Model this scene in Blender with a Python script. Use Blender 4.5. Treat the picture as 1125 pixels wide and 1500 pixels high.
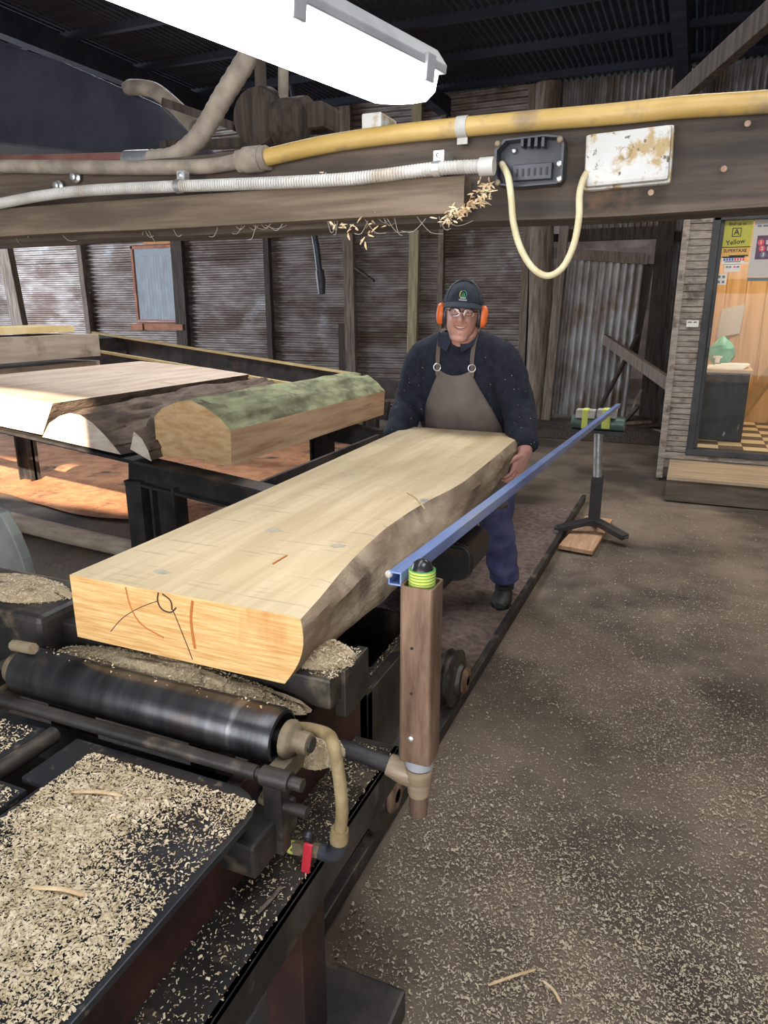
import bpy, bmesh, math, random
import numpy as np
from mathutils import Vector, Matrix, Euler, noise
random.seed(4); rng = np.random.default_rng(7)
for o in list(bpy.data.objects): bpy.data.objects.remove(o)
S = bpy.context.scene
C = S.collection

# ------------------------------------------------------------ camera, world, lights
CAMZ, PITCH, YAW, FPX = 1.5, math.radians(16.1), math.radians(22.9), 1040.0
cam = bpy.data.cameras.new('camera'); co = bpy.data.objects.new('camera', cam); C.objects.link(co)
cam.sensor_fit = 'VERTICAL'; cam.sensor_height = 36.0; cam.sensor_width = 27.0
cam.lens = 36.0 * FPX / 1500.0; cam.clip_start = 0.02
co.location = (0, 0, CAMZ); co.rotation_euler = (math.pi/2 - PITCH, 0, YAW)
S.camera = co
W = bpy.data.worlds.new('world'); S.world = W; W.use_nodes = True
bg = W.node_tree.nodes['Background']; bg.inputs[0].default_value = (0.80, 0.90, 1.0, 1); bg.inputs[1].default_value = 0.7
def light(name, kind, loc, energy, color, rot=None, **kw):
    l = bpy.data.lights.new(name, kind); o = bpy.data.objects.new(name, l); C.objects.link(o)
    o.location = loc; l.energy = energy; l.color = color
    if rot is not None: o.rotation_euler = rot
    for k, v in kw.items(): setattr(l, k, v)
    return o
# the sun comes in from behind the camera, over the added sun block and through the high slot of the front wall
sd = Vector((-0.46, 0.80, -0.385)).normalized()
light('sun', 'SUN', (3, -8, 7), 15.0, (1.0, 0.80, 0.58), sd.to_track_quat('-Z', 'Y').to_euler(), angle=0.009)
# daylight of the wide doorway behind the camera
light('doorway_daylight', 'AREA', (-0.2, -2.42, 1.35), 135, (0.93, 0.96, 1.0), (math.radians(90), 0, 0), shape='RECTANGLE', size=5.4, size_y=2.3)
# daylight of the open left side of the shed
light('open_side_daylight', 'AREA', (-13.3, 6.0, 1.75), 560, (0.80, 0.88, 1.0), (math.radians(90), 0, math.radians(-90)), shape='RECTANGLE', size=6.4, size_y=3.2)
# added overhead fill lights out of view, brightening the level surfaces
light('overhead_fill_near', 'AREA', (.6, .4, 3.7), 42, (.95,.97,1.0), (0,0,0), shape='RECTANGLE', size=1.2, size_y=1.6)
light('overhead_fill_far', 'AREA', (-3.2, 4.6, 3.85), 82, (.93,.95,1.0), (0,0,0), shape='RECTANGLE', size=1.5, size_y=1.2)
light('overhead_fill_yard', 'AREA', (.3, 4.4, 3.85), 52, (1.0,.95,.88), (0,0,0), shape='RECTANGLE', size=1.2, size_y=1.2)
S.view_settings.view_transform = 'Standard'; S.view_settings.look = 'None'
S.view_settings.gamma = 1.0; S.view_settings.use_curve_mapping = False
S.view_settings.exposure = 0.5

# ------------------------------------------------------------ photo pixel -> point on a plane of the place
def ray(u, v):
    x, y = u - 562.5, 750.0 - v
    fw = FPX*math.cos(PITCH) + y*math.sin(PITCH); up = y*math.cos(PITCH) - FPX*math.sin(PITCH)
    cy, sy = math.cos(YAW), math.sin(YAW)
    return Vector((x*cy - fw*sy, x*sy + fw*cy, up))
def at(u, v, X=None, Y=None, Z=None):
    r = ray(u, v)
    t = X/r.x if X is not None else Y/r.y if Y is not None else (Z - CAMZ)/r.z
    return Vector((r.x*t, r.y*t, CAMZ + r.z*t))

# ------------------------------------------------------------ materials
def mat(name, c1, c2=None, rough=0.7, metal=0.0, scale=6.0, stretch=(1,1,1), bump=0.0, bscale=None, detail=6.0,
        c3=None, s3=3.0, t3=(0.5,0.62), rot=(0,0,0), contrast=(0.38,0.62), spec=None, st3=(1,1,1), c4=None, s4=60, t4=(0.6,0.66)):
    m = bpy.data.materials.new(name); m.use_nodes = True
    nt = m.node_tree; N = nt.nodes; L = nt.links; b = N['Principled BSDF']
    b.inputs['Roughness'].default_value = rough; b.inputs['Metallic'].default_value = metal
    if spec is not None: b.inputs['Specular IOR Level'].default_value = spec
    c1 = (*c1, 1); b.inputs['Base Color'].default_value = c1
    if c2 is None: return m
    tc = N.new('ShaderNodeTexCoord')
    def nz(sc, st):
        mp = N.new('ShaderNodeMapping'); mp.inputs['Scale'].default_value = st; mp.inputs['Rotation'].default_value = rot
        L.new(tc.outputs['Object'], mp.inputs[0])
        n = N.new('ShaderNodeTexNoise'); n.inputs['Scale'].default_value = sc; n.inputs['Detail'].default_value = detail
        n.inputs['Roughness'].default_value = 0.6; L.new(mp.outputs[0], n.inputs['Vector']); return n.outputs['Fac']
    def ramp(f, a, b_, lo, hi):
        r = N.new('ShaderNodeValToRGB'); r.color_ramp.elements[0].position = lo; r.color_ramp.elements[1].position = hi
        r.color_ramp.elements[0].color = a; r.color_ramp.elements[1].color = b_; L.new(f, r.inputs[0]); return r.outputs[0]
    f = nz(scale, stretch); col = ramp(f, c1, (*c2, 1), *contrast)
    for cc, ss, tt, st in ((c3, s3, t3, st3), (c4, s4, t4, (1,1,1))):
        if cc is None: continue
        g = ramp(nz(ss, st), (0,0,0,1), (1,1,1,1), *tt)
        mx = N.new('ShaderNodeMix'); mx.data_type = 'RGBA'; L.new(g, mx.inputs[0]); L.new(col, mx.inputs[6]); mx.inputs[7].default_value = (*cc, 1)
        col = mx.outputs[2]
    L.new(col, b.inputs['Base Color'])
    if bump:
        bp = N.new('ShaderNodeBump'); bp.inputs['Strength'].default_value = 1.0; bp.inputs['Distance'].default_value = bump
        L.new(nz(bscale or scale, stretch), bp.inputs['Height']); L.new(bp.outputs[0], b.inputs['Normal'])
    return m
def emit(name, col, st):
    m = mat(name, col); b = m.node_tree.nodes['Principled BSDF']
    b.inputs['Emission Color'].default_value = (*col, 1); b.inputs['Emission Strength'].default_value = st; return m
def glass(name, tint=(1,1,1), rough=0.0, alpha=0.12):
    m = bpy.data.materials.new(name); m.use_nodes = True; nt = m.node_tree; N = nt.nodes; L = nt.links
    N.remove(N['Principled BSDF']); t = N.new('ShaderNodeBsdfTransparent'); t.inputs[0].default_value = (*tint, 1)
    g = N.new('ShaderNodeBsdfGlossy'); g.inputs['Roughness'].default_value = rough; mx = N.new('ShaderNodeMixShader'); mx.inputs[0].default_value = alpha
    L.new(t.outputs[0], mx.inputs[1]); L.new(g.outputs[0], mx.inputs[2]); L.new(mx.outputs[0], N['Material Output'].inputs[0]); return m
M = {}
M['dirt'] = mat('packed_dirt', (.120,.090,.066), (.235,.182,.136), .95, scale=1.3, bump=.006, bscale=30, c3=(.06,.045,.035), s3=1.0, t3=(.47,.62), c4=(.30,.25,.18), s4=160, t4=(.62,.72))
M['orange_dust'] = mat('orange_sawdust', (.36,.155,.07), (.52,.25,.12), .95, scale=7, bump=.01, bscale=25, c3=(.07,.045,.035), s3=2.4, t3=(.56,.66))
M['iron'] = mat('corrugated_iron', (.22,.185,.165), (.36,.325,.30), .5, .45, scale=3.0, stretch=(1,1,4), c3=(.15,.105,.085), s3=1.6, t3=(.45,.62), st3=(1,1,2.5), c4=(.55,.57,.60), s4=1.7, t4=(.60,.76), bump=.002, bscale=20)
M['iron_v'] = mat('corrugated_iron_upright', (.23,.21,.19), (.42,.42,.42), .55, .4, scale=2.5, stretch=(3,3,1), c3=(.20,.14,.10), s3=1.8, t3=(.52,.66), st3=(2,2,1), bump=.002, bscale=22)
M['roof'] = mat('bluish_haze_roof_iron', (.014,.018,.032), (.032,.038,.062), .8, scale=2, stretch=(.3,3,1))  # dark roof iron with a bluish haze put into its colour
M['stud'] = mat('weathered_stud', (.12,.09,.07), (.25,.20,.16), .9, scale=5, stretch=(8,8,.6), bump=.004)
M['stud_pale'] = mat('pale_timber', (.26,.21,.12), (.42,.36,.22), .85, scale=5, stretch=(8,8,.6), bump=.003)
M['dark_wood'] = mat('sooty_timber', (.035,.027,.022), (.085,.064,.05), .9, scale=5, stretch=(8,8,.6), bump=.003)
M['beam'] = mat('oily_beam', (.055,.040,.029), (.125,.092,.064), .78, scale=4.5, stretch=(.5,5,7), bump=.004, bscale=7, c3=(.035,.028,.024), s3=2.2, t3=(.44,.62), st3=(.5,3,4), c4=(.20,.115,.06), s4=5, t4=(.62,.74))
M['beam2'] = mat('brown_batten', (.10,.072,.05), (.19,.142,.098), .85, scale=5, stretch=(.5,5,7), bump=.003, c3=(.09,.065,.045), s3=3, t3=(.5,.66), st3=(.5,3,3))
M['post_log'] = mat('round_post_bark', (.13,.095,.07), (.28,.22,.17), .92, scale=4, stretch=(6,6,.7), bump=.012)
M['yellow_pipe'] = mat('yellow_conduit', (.43,.28,.075), (.54,.37,.13), .5, scale=8, c3=(.28,.20,.11), s3=9, t3=(.56,.7), stretch=(.5,2,2))
M['grey_pipe'] = mat('dusty_grey_pipe', (.20,.165,.13), (.34,.29,.23), .8, scale=14, bump=.002)
M['red_pipe'] = mat('red_pipe', (.16,.055,.045), (.24,.11,.09), .7, scale=9)
M['conduit'] = mat('grey_flex_conduit', (.38,.37,.34), (.50,.49,.46), .6, scale=12, c3=(.33,.26,.19), s3=7, t3=(.55,.68))
M['cable'] = mat('cream_cable', (.50,.43,.25), (.63,.56,.36), .55, scale=20)
M['black_plastic'] = mat('black_plastic', (.022,.026,.034), (.05,.055,.065), .42, scale=10)
M['white_plastic'] = mat('dirty_white_plastic', (.48,.48,.46), (.58,.58,.56), .5, scale=6, c3=(.38,.27,.12), s3=22, t3=(.50,.60), c4=(.12,.09,.06), s4=60, t4=(.60,.66))
M['lamp_body'] = mat('lamp_housing', (.25,.26,.28), (.35,.36,.38), .6, scale=8)
M['lamp'] = emit('lamp_diffuser', (.93,.96,1.0), 7.0)
M['zinc'] = mat('zinc', (.55,.56,.57), (.72,.73,.74), .35, .8, scale=20)
M['slab_top'] = mat('sawn_slab_top', (.62,.47,.27), (.76,.61,.38), .78, scale=2.2, stretch=(9,.7,4), c3=(.45,.36,.24), s3=26, t3=(.58,.75), st3=(.25,3,1), c4=(.33,.31,.28), s4=5.5, t4=(.66,.74), bump=.0012, bscale=14)
M['slab_end'] = mat('fresh_cut_end', (.64,.34,.11), (.82,.54,.24), .75, scale=30, stretch=(.35,1,6), rot=(0,.22,0), c3=(.58,.27,.08), s3=3, t3=(.58,.75), st3=(3,1,.8), bump=.0018, bscale=22)
M['bark_edge'] = mat('live_edge_bark', (.26,.185,.12), (.47,.37,.26), .9, scale=4, stretch=(2,1,2.5), bump=.01, bscale=9, c3=(.12,.085,.06), s3=5, t3=(.56,.70))
M['moss'] = mat('mossy_bark', (.13,.135,.075), (.32,.34,.19), .95, scale=5, stretch=(2,.9,2), bump=.012, bscale=8, c3=(.10,.085,.055), s3=6, t3=(.56,.66), c4=(.42,.42,.30), s4=9, t4=(.64,.76))
M['dark_bark'] = mat('rough_bark', (.075,.052,.04), (.19,.14,.105), .95, scale=6, stretch=(2,1,2), bump=.018, bscale=9)
M['cant_end'] = mat('cant_cut_end', (.58,.34,.15), (.74,.50,.26), .8, scale=13, stretch=(1,1,3), rot=(0,.6,0), c3=(.72,.60,.42), s3=4, t3=(.55,.75), bump=.001, bscale=20)
M['cant_side'] = mat('cant_sawn_side', (.50,.31,.18), (.66,.46,.30), .8, scale=3, stretch=(2,.6,9), c3=(.38,.20,.10), s3=3, t3=(.58,.72), st3=(1,.5,6))
M['pale_end'] = mat('pale_cut_end', (.62,.50,.40), (.78,.68,.57), .8, scale=10, stretch=(1,1,3), c3=(.50,.36,.26), s3=5, t3=(.58,.74))
M['pink_top'] = mat('pinkish_sawn_top', (.52,.39,.29), (.66,.53,.42), .8, scale=2.4, stretch=(7,.8,4), c3=(.36,.26,.19), s3=6, t3=(.6,.72))
M['grey_cant'] = mat('weathered_cant', (.31,.25,.19), (.43,.36,.28), .85, scale=3, stretch=(2,.6,6), c3=(.2,.15,.11), s3=4, t3=(.58,.7))
M['yellow_edge'] = mat('yellow_timber_sunlit_edge', (.62,.47,.20), (.75,.60,.32), .8, scale=5)  # yellow board colour, also painted on the deck rails as sunlit tops
M['steel'] = mat('black_oily_steel', (.020,.019,.019), (.070,.062,.054), .48, .4, scale=5, bump=.002, bscale=25, c3=(.20,.155,.11), s3=9, t3=(.56,.70))
M['deck_steel'] = mat('deck_steel', (.03,.03,.034), (.075,.07,.068), .55, .4, scale=6, bump=.002, bscale=20, c3=(.12,.075,.05), s3=5, t3=(.58,.72))
M['roller'] = mat('worn_roller_glints', (.035,.036,.040), (.12,.12,.125), .30, .75, scale=3, stretch=(5,1,1), c3=(.42,.41,.40), s3=3.5, t3=(.60,.74), st3=(3,.6,.6), c4=(.10,.055,.025), s4=3, t4=(.58,.75))  # silver patches put the roller's highlights into the colour
M['plate'] = mat('black_table_plate', (.018,.020,.026), (.045,.048,.055), .38, .4, scale=5, c3=(.20,.17,.12), s3=40, t3=(.60,.70))
M['red_steel'] = mat('dark_red_girder', (.035,.014,.012), (.075,.03,.025), .6, .2, scale=6, c3=(.02,.016,.015), s3=4, t3=(.5,.65))
M['sawdust'] = mat('sawdust_heap', (.42,.325,.20), (.62,.50,.33), .95, scale=70, bump=.008, bscale=110, c3=(.16,.12,.08), s3=18, t3=(.56,.72))
M['chip'] = mat('pale_chips', (.50,.40,.245), (.74,.62,.44), .9, scale=40)
M['chip_floor'] = mat('floor_chips', (.36,.295,.21), (.55,.47,.35), .9, scale=40)
M['purple_dust'] = mat('damp_brown_dust', (.10,.068,.058), (.19,.135,.115), .95, scale=30, bump=.01, bscale=60)
M['rust'] = mat('rusty_tube', (.15,.09,.058), (.36,.235,.16), .5, .5, scale=9, stretch=(3,3,.5), c3=(.12,.08,.065), s3=4, t3=(.5,.7), st3=(3,3,.6), c4=(.38,.22,.12), s4=5, t4=(.62,.74))
M['blue'] = mat('blue_painted_tube', (.14,.20,.44), (.26,.35,.62), .38, .2, scale=4, stretch=(4,.5,4), c3=(.35,.37,.42), s3=5, t3=(.58,.74), st3=(3,.4,3))
M['tape_yellow'] = mat('yellow_tape', (.60,.66,.13)); M['tape_green'] = mat('green_tape', (.05,.28,.06))
M['tape_brown'] = mat('brown_packing_tape', (.25,.18,.115), (.38,.29,.20), .38, scale=9, stretch=(1,1,9)); M['tape_grey'] = mat('grey_tape', (.40,.42,.45), rough=.35)
M['cone'] = mat('domed_black_cap', (.02,.02,.022), rough=.25)
M['hose'] = mat('ochre_hose', (.25,.18,.085), (.38,.29,.15), .75, scale=18, c3=(.2,.15,.09), s3=12, t3=(.55,.7))
M['brass'] = mat('grubby_brass', (.17,.13,.085), (.30,.24,.15), .7, .3, scale=20)
M['red_lever'] = mat('red_lever_plastic', (.62,.035,.055), rough=.4)
M['guard'] = mat('grey_green_guard', (.22,.24,.225), (.33,.345,.32), .6, .3, scale=7, c3=(.35,.33,.26), s3=40, t3=(.62,.7))
M['board'] = mat('orange_board', (.44,.25,.14), (.58,.36,.22), .85, scale=5, stretch=(8,.8,2))
M['black_paint'] = mat('black_paint', (.02,.021,.024), (.035,.035,.037), .42, scale=9)
M['galv'] = mat('galvanised_tube', (.36,.37,.37), (.58,.59,.58), .4, .6, scale=14)
M['green_roller'] = mat('dark_green_roller', (.06,.10,.09), (.11,.16,.145), .35, .3, scale=8)
M['skin'] = mat('skin', (.50,.245,.19), (.60,.32,.25), .55, scale=11, bump=.0006, bscale=120)
M['navy'] = mat('navy_fleece', (.007,.009,.019), (.015,.019,.034), .95, scale=40, bump=.0022, bscale=14)
M['navy_shirt'] = mat('navy_shirt', (.016,.021,.042), (.026,.033,.06), .9, scale=30, bump=.001)
M['cap'] = mat('navy_cap_cloth', (.016,.023,.040), (.026,.036,.058), .85, scale=60)
M['orange'] = mat('orange_earmuff', (.72,.13,.025), (.80,.18,.04), .45, scale=14)
M['apron'] = mat('brown_leather_apron', (.12,.098,.085), (.185,.155,.135), .7, scale=4, bump=.002, bscale=18)
M['strap'] = mat('apron_strap', (.13,.10,.08), rough=.75)
M['jeans'] = mat('blue_work_trousers', (.05,.055,.14), (.11,.115,.23), .9, scale=10, bump=.006, bscale=10)
M['boot'] = mat('black_boot', (.02,.019,.019), (.045,.042,.04), .6, scale=15)
M['lens'] = glass('spectacle_lens', (1,1,1), .02, .10)
M['teeth'] = mat('teeth', (.75,.70,.60), rough=.35); M['mouth'] = mat('mouth', (.12,.03,.03), rough=.5); M['lip'] = mat('lips', (.48,.19,.165), rough=.5)
M['eye'] = mat('eye_white', (.72,.70,.68), rough=.2); M['iris'] = mat('iris', (.05,.045,.04), rough=.15); M['hair'] = mat('grey_hair', (.30,.28,.26), (.45,.43,.40), .8, scale=90)
M['logo_green'] = mat('logo_green', (.06,.30,.13)); M['logo_yellow'] = mat('logo_yellow', (.75,.60,.10)); M['logo_white'] = mat('logo_white', (.75,.76,.76))
M['clad'] = mat('weathered_cladding', (.24,.20,.17), (.40,.35,.30), .9, scale=5, stretch=(2,2,9), bump=.003, c3=(.13,.10,.085), s3=9, t3=(.55,.68))
M['jamb'] = mat('dark_door_frame', (.03,.032,.036), (.06,.06,.064), .5, .3, scale=6)
M['glass'] = glass('door_glass', (.97,.98,.97), .02, .012); M['old_glass'] = glass('dusty_window_glass', (.80,.85,.90), .10, .02)
M['panel'] = mat('office_wood_panelling', (.56,.33,.14), (.70,.45,.22), .55, scale=2.5, stretch=(7,7,.5), c3=(.40,.21,.08), s3=3, t3=(.58,.70), st3=(7,7,.4))
M['tile_light'] = mat('cream_floor_tile', (.66,.52,.34), rough=.5); M['tile_dark'] = mat('dark_floor_tile', (.12,.09,.07), rough=.5)
M['desk'] = mat('black_scuffed_cabinet', (.02,.022,.025), (.04,.042,.045), .5, scale=8, c3=(.34,.33,.31), s3=7, t3=(.66,.72), st3=(2,2,.6))
M['desk_top'] = mat('desk_top_timber', (.55,.36,.18), (.66,.46,.25), .5, scale=5)
M['paper'] = mat('paper', (.80,.77,.71), rough=.8); M['green_bag'] = mat('green_plastic', (.12,.42,.29), (.22,.55,.40), .5, scale=12)
M['yellow_card'] = mat('yellow_green_sticker', (.46,.44,.05), rough=.5); M['amber_card'] = mat('amber_sticker', (.72,.42,.10), rough=.5)
M['ink'] = mat('black_ink', (.012,.012,.012), rough=.6); M['purple'] = mat('purple_print', (.12,.055,.12), rough=.6); M['red_print'] = mat('red_print', (.70,.10,.12), rough=.6)
M['blue_print'] = mat('blue_print', (.10,.16,.45), rough=.6); M['slate_print'] = mat('slate_print', (.14,.19,.22), rough=.6); M['poster'] = mat('poster_grey', (.55,.52,.48), rough=.6)
M['red_frame'] = mat('red_brown_frame', (.30,.105,.06), (.42,.18,.10), .8, scale=6); M['orange_wood'] = mat('orange_timber_offcut', (.46,.22,.09), (.58,.31,.15), .85, scale=6, stretch=(1,5,6))
M['step'] = mat('step_timber', (.33,.235,.15), (.47,.36,.24), .85, scale=4, stretch=(.6,5,5), bump=.002); M['step_dark'] = mat('step_riser', (.09,.068,.05), (.15,.115,.085), .9, scale=5, stretch=(.6,5,5))
M['duct'] = mat('sheet_metal_lamp_glare', (.028,.032,.05), (.055,.06,.085), .75, .1, scale=3)  # bluish cast of the lamp's glare is put into the metal colour
M['leaf'] = mat('dry_shavings', (.55,.38,.20), (.72,.56,.36), .85, scale=30); M['web'] = mat('dusty_cobweb', (.42,.38,.33), rough=.9)
M['pole'] = mat('peeled_pole', (.44,.34,.25), (.62,.52,.41), .85, scale=4, stretch=(1,6,6), c3=(.28,.19,.12), s3=5, t3=(.58,.7))
M['oil'] = mat('oily_floor', (.016,.014,.013), (.05,.042,.036), .55, scale=5, bump=.004, bscale=30, c3=(.20,.155,.10), s3=60, t3=(.60,.68))
M['outside'] = mat('outdoor_bank', (.42,.33,.29), (.58,.47,.42), .9, scale=5, bump=.02)
M['concrete'] = mat('wall_footing', (.20,.18,.16), (.33,.31,.28), .95, scale=9, bump=.004)

# ------------------------------------------------------------ mesh helpers
class MB:
    def __init__(s): s.v = []; s.f = []; s.mi = []
    def add(s, vs, fs, mi=0):
        n = len(s.v); s.v += [tuple(p) for p in vs]; s.f += [tuple(i+n for i in f) for f in fs]; s.mi += [mi]*len(fs); return s
    def box(s, lo, hi, rot=None, mi=0):
        lo = Vector(lo); hi = Vector(hi); c = (lo+hi)/2; h = (hi-lo)/2
        vs = []
        for x in (-1,1):
            for y in (-1,1):
                for z in (-1,1):
                    p = Vector((x*h.x, y*h.y, z*h.z))
                    if rot is not None: p = rot @ p
                    vs.append(c+p)
        return s.add(vs, [(0,1,3,2),(4,6,7,5),(0,4,5,1),(2,3,7,6),(0,2,6,4),(1,5,7,3)], mi)
    def bar(s, p0, p1, w, h, up=(0,0,1), mi=0):            # rectangular bar from p0 to p1
        p0 = Vector(p0); p1 = Vector(p1); d = (p1-p0).normalized(); up = Vector(up)
        a = d.cross(up).normalized(); b = a.cross(d)
        vs = [p + a*x*w/2 + b*y*h/2 for p in (p0, p1) for x, y in ((-1,-1),(1,-1),(1,1),(-1,1))]
        return s.add(vs, [(3,2,1,0),(4,5,6,7),(0,1,5,4),(1,2,6,5),(2,3,7,6),(3,0,4,7)], mi)
    def tube(s, pts, r, seg=12, mi=0, cap=True, flat=None):
        pts = [Vector(p) for p in pts]; n = len(pts)
        rs = r if isinstance(r, (list, tuple)) else [r]*n
        t0 = (pts[1]-pts[0]).normalized(); a = t0.orthogonal().normalized(); vs = []; fs = []
        for i, p in enumerate(pts):
            t = ((pts[min(i+1,n-1)] - pts[max(i-1,0)])).normalized()
            a = (a - t*a.dot(t)).normalized(); b = t.cross(a)
            for k in range(seg):
                q = 2*math.pi*k/seg; off = a*math.cos(q)*rs[i] + b*math.sin(q)*rs[i]
                if flat: off = Vector((off.x*flat[0], off.y*flat[1], off.z*flat[2]))
                vs.append(p + off)
        for i in range(n-1):
            for k in range(seg):
                k2 = (k+1) % seg; fs.append((i*seg+k, i*seg+k2, (i+1)*seg+k2, (i+1)*seg+k))
        if cap: fs += [tuple(range(seg))[::-1], tuple((n-1)*seg+k for k in range(seg))]
        return s.add(vs, fs, mi)
    def lathe(s, prof, c, axis=(0,0,1), seg=20, mi=0):      # prof: (radius, height along axis)
        c = Vector(c); ax = Vector(axis).normalized()
        pts = [c + ax*h for r, h in prof]; a = ax.orthogonal().normalized(); b = ax.cross(a); vs = []; fs = []
        for (r, h), p in zip(prof, pts):
            for k in range(seg):
                q = 2*math.pi*k/seg; vs.append(p + (a*math.cos(q) + b*math.sin(q))*max(r, 1e-5))
        for i in range(len(prof)-1):
            for k in range(seg):
                k2 = (k+1) % seg; fs.append((i*seg+k, i*seg+k2, (i+1)*seg+k2, (i+1)*seg+k))
        fs += [tuple(range(seg))[::-1], tuple((len(prof)-1)*seg+k for k in range(seg))]
        return s.add(vs, fs, mi)
    def loft(s, rings, mi=0, mi_cap=None, cap=True):        # rings: equal-length closed loops
        n = len(rings[0]); vs = [p for r in rings for p in r]; fs = []
        for i in range(len(rings)-1):
            for k in range(n):
                k2 = (k+1) % n; fs.append((i*n+k, i*n+k2, (i+1)*n+k2, (i+1)*n+k))
        s.add(vs, fs, mi); base = len(s.v) - len(vs)
        if cap:
            m = mi if mi_cap is None else mi_cap
            s.f += [tuple(base+k for k in range(n))[::-1], tuple(base+(len(rings)-1)*n+k for k in range(n))]; s.mi += [m, m]
        return s
    def prism(s, poly, d, mi=0):                            # poly: list of points; d: extrusion vector
        d = Vector(d); poly = [Vector(p) for p in poly]
        return s.loft([poly, [p+d for p in poly]], mi)
    def ell(s, c, r, rot=None, nu=16, nv=10, mi=0):
        c = Vector(c); vs = []; fs = []
        for j in range(1, nv):
            th = math.pi*j/nv
            for k in range(nu):
                ph = 2*math.pi*k/nu; p = Vector((r[0]*math.sin(th)*math.cos(ph), r[1]*math.sin(th)*math.sin(ph), r[2]*math.cos(th)))
                vs.append(c + (rot @ p if rot is not None else p))
        top = Vector((0,0,r[2])); top = rot @ top if rot is not None else top
        vs += [c+top, c-top]; T = len(vs)-2
        for j in range(nv-2):
            for k in range(nu):
                k2 = (k+1) % nu; fs.append((j*nu+k, (j+1)*nu+k, (j+1)*nu+k2, j*nu+k2))
        for k in range(nu):
            k2 = (k+1) % nu; fs.append((T, k, k2)); fs.append((T+1, (nv-2)*nu+k2, (nv-2)*nu+k))
        return s.add(vs, fs, mi)
    def grid(s, fn, nu, nv, mi=0):
        vs = [fn(i/nu, j/nv) for j in range(nv+1) for i in range(nu+1)]
        return s.add(vs, [(j*(nu+1)+i, j*(nu+1)+i+1, (j+1)*(nu+1)+i+1, (j+1)*(nu+1)+i) for j in range(nv) for i in range(nu)], mi)
    def build(s, name, m, parent=None, smooth=False, bevel=0.0, solid=0.0, origin=None, fix=True):
        me = bpy.data.meshes.new(name)
        off = Vector(origin) if origin is not None else (parent_loc(parent) if parent else Vector((0,0,0)))
        me.from_pydata([tuple(Vector(p)-off) for p in s.v], [], s.f)
        ms = m if isinstance(m, (list, tuple)) else [m]
        for q in ms: me.materials.append(M[q])
        me.polygons.foreach_set('material_index', s.mi)
        if fix:
            bm = bmesh.new(); bm.from_mesh(me); bmesh.ops.recalc_face_normals(bm, faces=bm.faces)
            if bevel:
                bmesh.ops.bevel(bm, geom=[e for e in bm.edges if e.is_manifold and e.calc_face_angle(0) > .6], offset=bevel, segments=2, profile=.6, affect='EDGES', clamp_overlap=True)
            bm.to_mesh(me); bm.free()
        if smooth:
            me.polygons.foreach_set('use_smooth', [True]*len(me.polygons))
            if hasattr(me, 'set_sharp_from_angle'): me.set_sharp_from_angle(angle=math.radians(50 if smooth is True else smooth))
        o = bpy.data.objects.new(name, me); C.objects.link(o)
        if origin is not None: o.location = off
        if parent: o.parent = parent; 
        if parent and origin is not None: o.location = off - parent_loc(parent)
        if solid:
            md = o.modifiers.new('thickness', 'SOLIDIFY'); md.thickness = solid; md.offset = 0
        return o
def parent_loc(p):
    l = Vector((0,0,0))
    while p is not None: l = l + p.location; p = p.parent
    return l
def tag(o, label, cat, group=None, kind=None):
    o['label'] = label; o['category'] = cat
    if group: o['group'] = group
    if kind: o['kind'] = kind
    return o
def thing(name, label, cat, loc, group=None):
    o = bpy.data.objects.new(name, None); C.objects.link(o); o.location = loc; o.empty_display_size = .1
    return tag(o, label, cat, group)
def struct(o, label=None, cat=None):
    o['kind'] = 'structure'
    if label: o['label'] = label
    if cat: o['category'] = cat
    return o
def bez(pts, n=8):                                           # smooth curve through points
    pts = [Vector(p) for p in pts]; out = []
    for i in range(len(pts)-1):
        p0 = pts[max(i-1,0)]; p1 = pts[i]; p2 = pts[i+1]; p3 = pts[min(i+2,len(pts)-1)]
        for k in range(n):
            t = k/n; out.append(.5*((2*p1) + (p2-p0)*t + (2*p0-5*p1+4*p2-p3)*t*t + (3*p1-p0-3*p2+p3)*t**3))
    return out + [pts[-1]]
def nz(x, y=0, z=0): return noise.noise(Vector((x, y, z)))
def clone(o, loc=None):
    c = o.copy(); C.objects.link(c)
    if loc is not None: c.location = loc
    for ch in o.children:
        d = ch.copy(); C.objects.link(d); d.parent = c
        for g in ch.children: e = g.copy(); C.objects.link(e); e.parent = d
    return c
def text(name, body, m, size, loc, rot, parent, depth=.0008, align='CENTER', sx=1.0):
    cu = bpy.data.curves.new(name, 'FONT'); cu.body = body; cu.size = size; cu.align_x = align; cu.align_y = 'CENTER'; cu.extrude = depth/2; cu.offset = size*.018
    t = bpy.data.objects.new(name, cu); C.objects.link(t)
    me = bpy.data.meshes.new_from_object(t.evaluated_get(bpy.context.evaluated_depsgraph_get())); bpy.data.objects.remove(t)
    me.materials.clear(); me.materials.append(M[m]); o = bpy.data.objects.new(name, me); C.objects.link(o)
    o.parent = parent; o.location = Vector(loc) - parent_loc(parent); o.rotation_euler = rot; o.scale = (sx,1,1); return o
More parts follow.
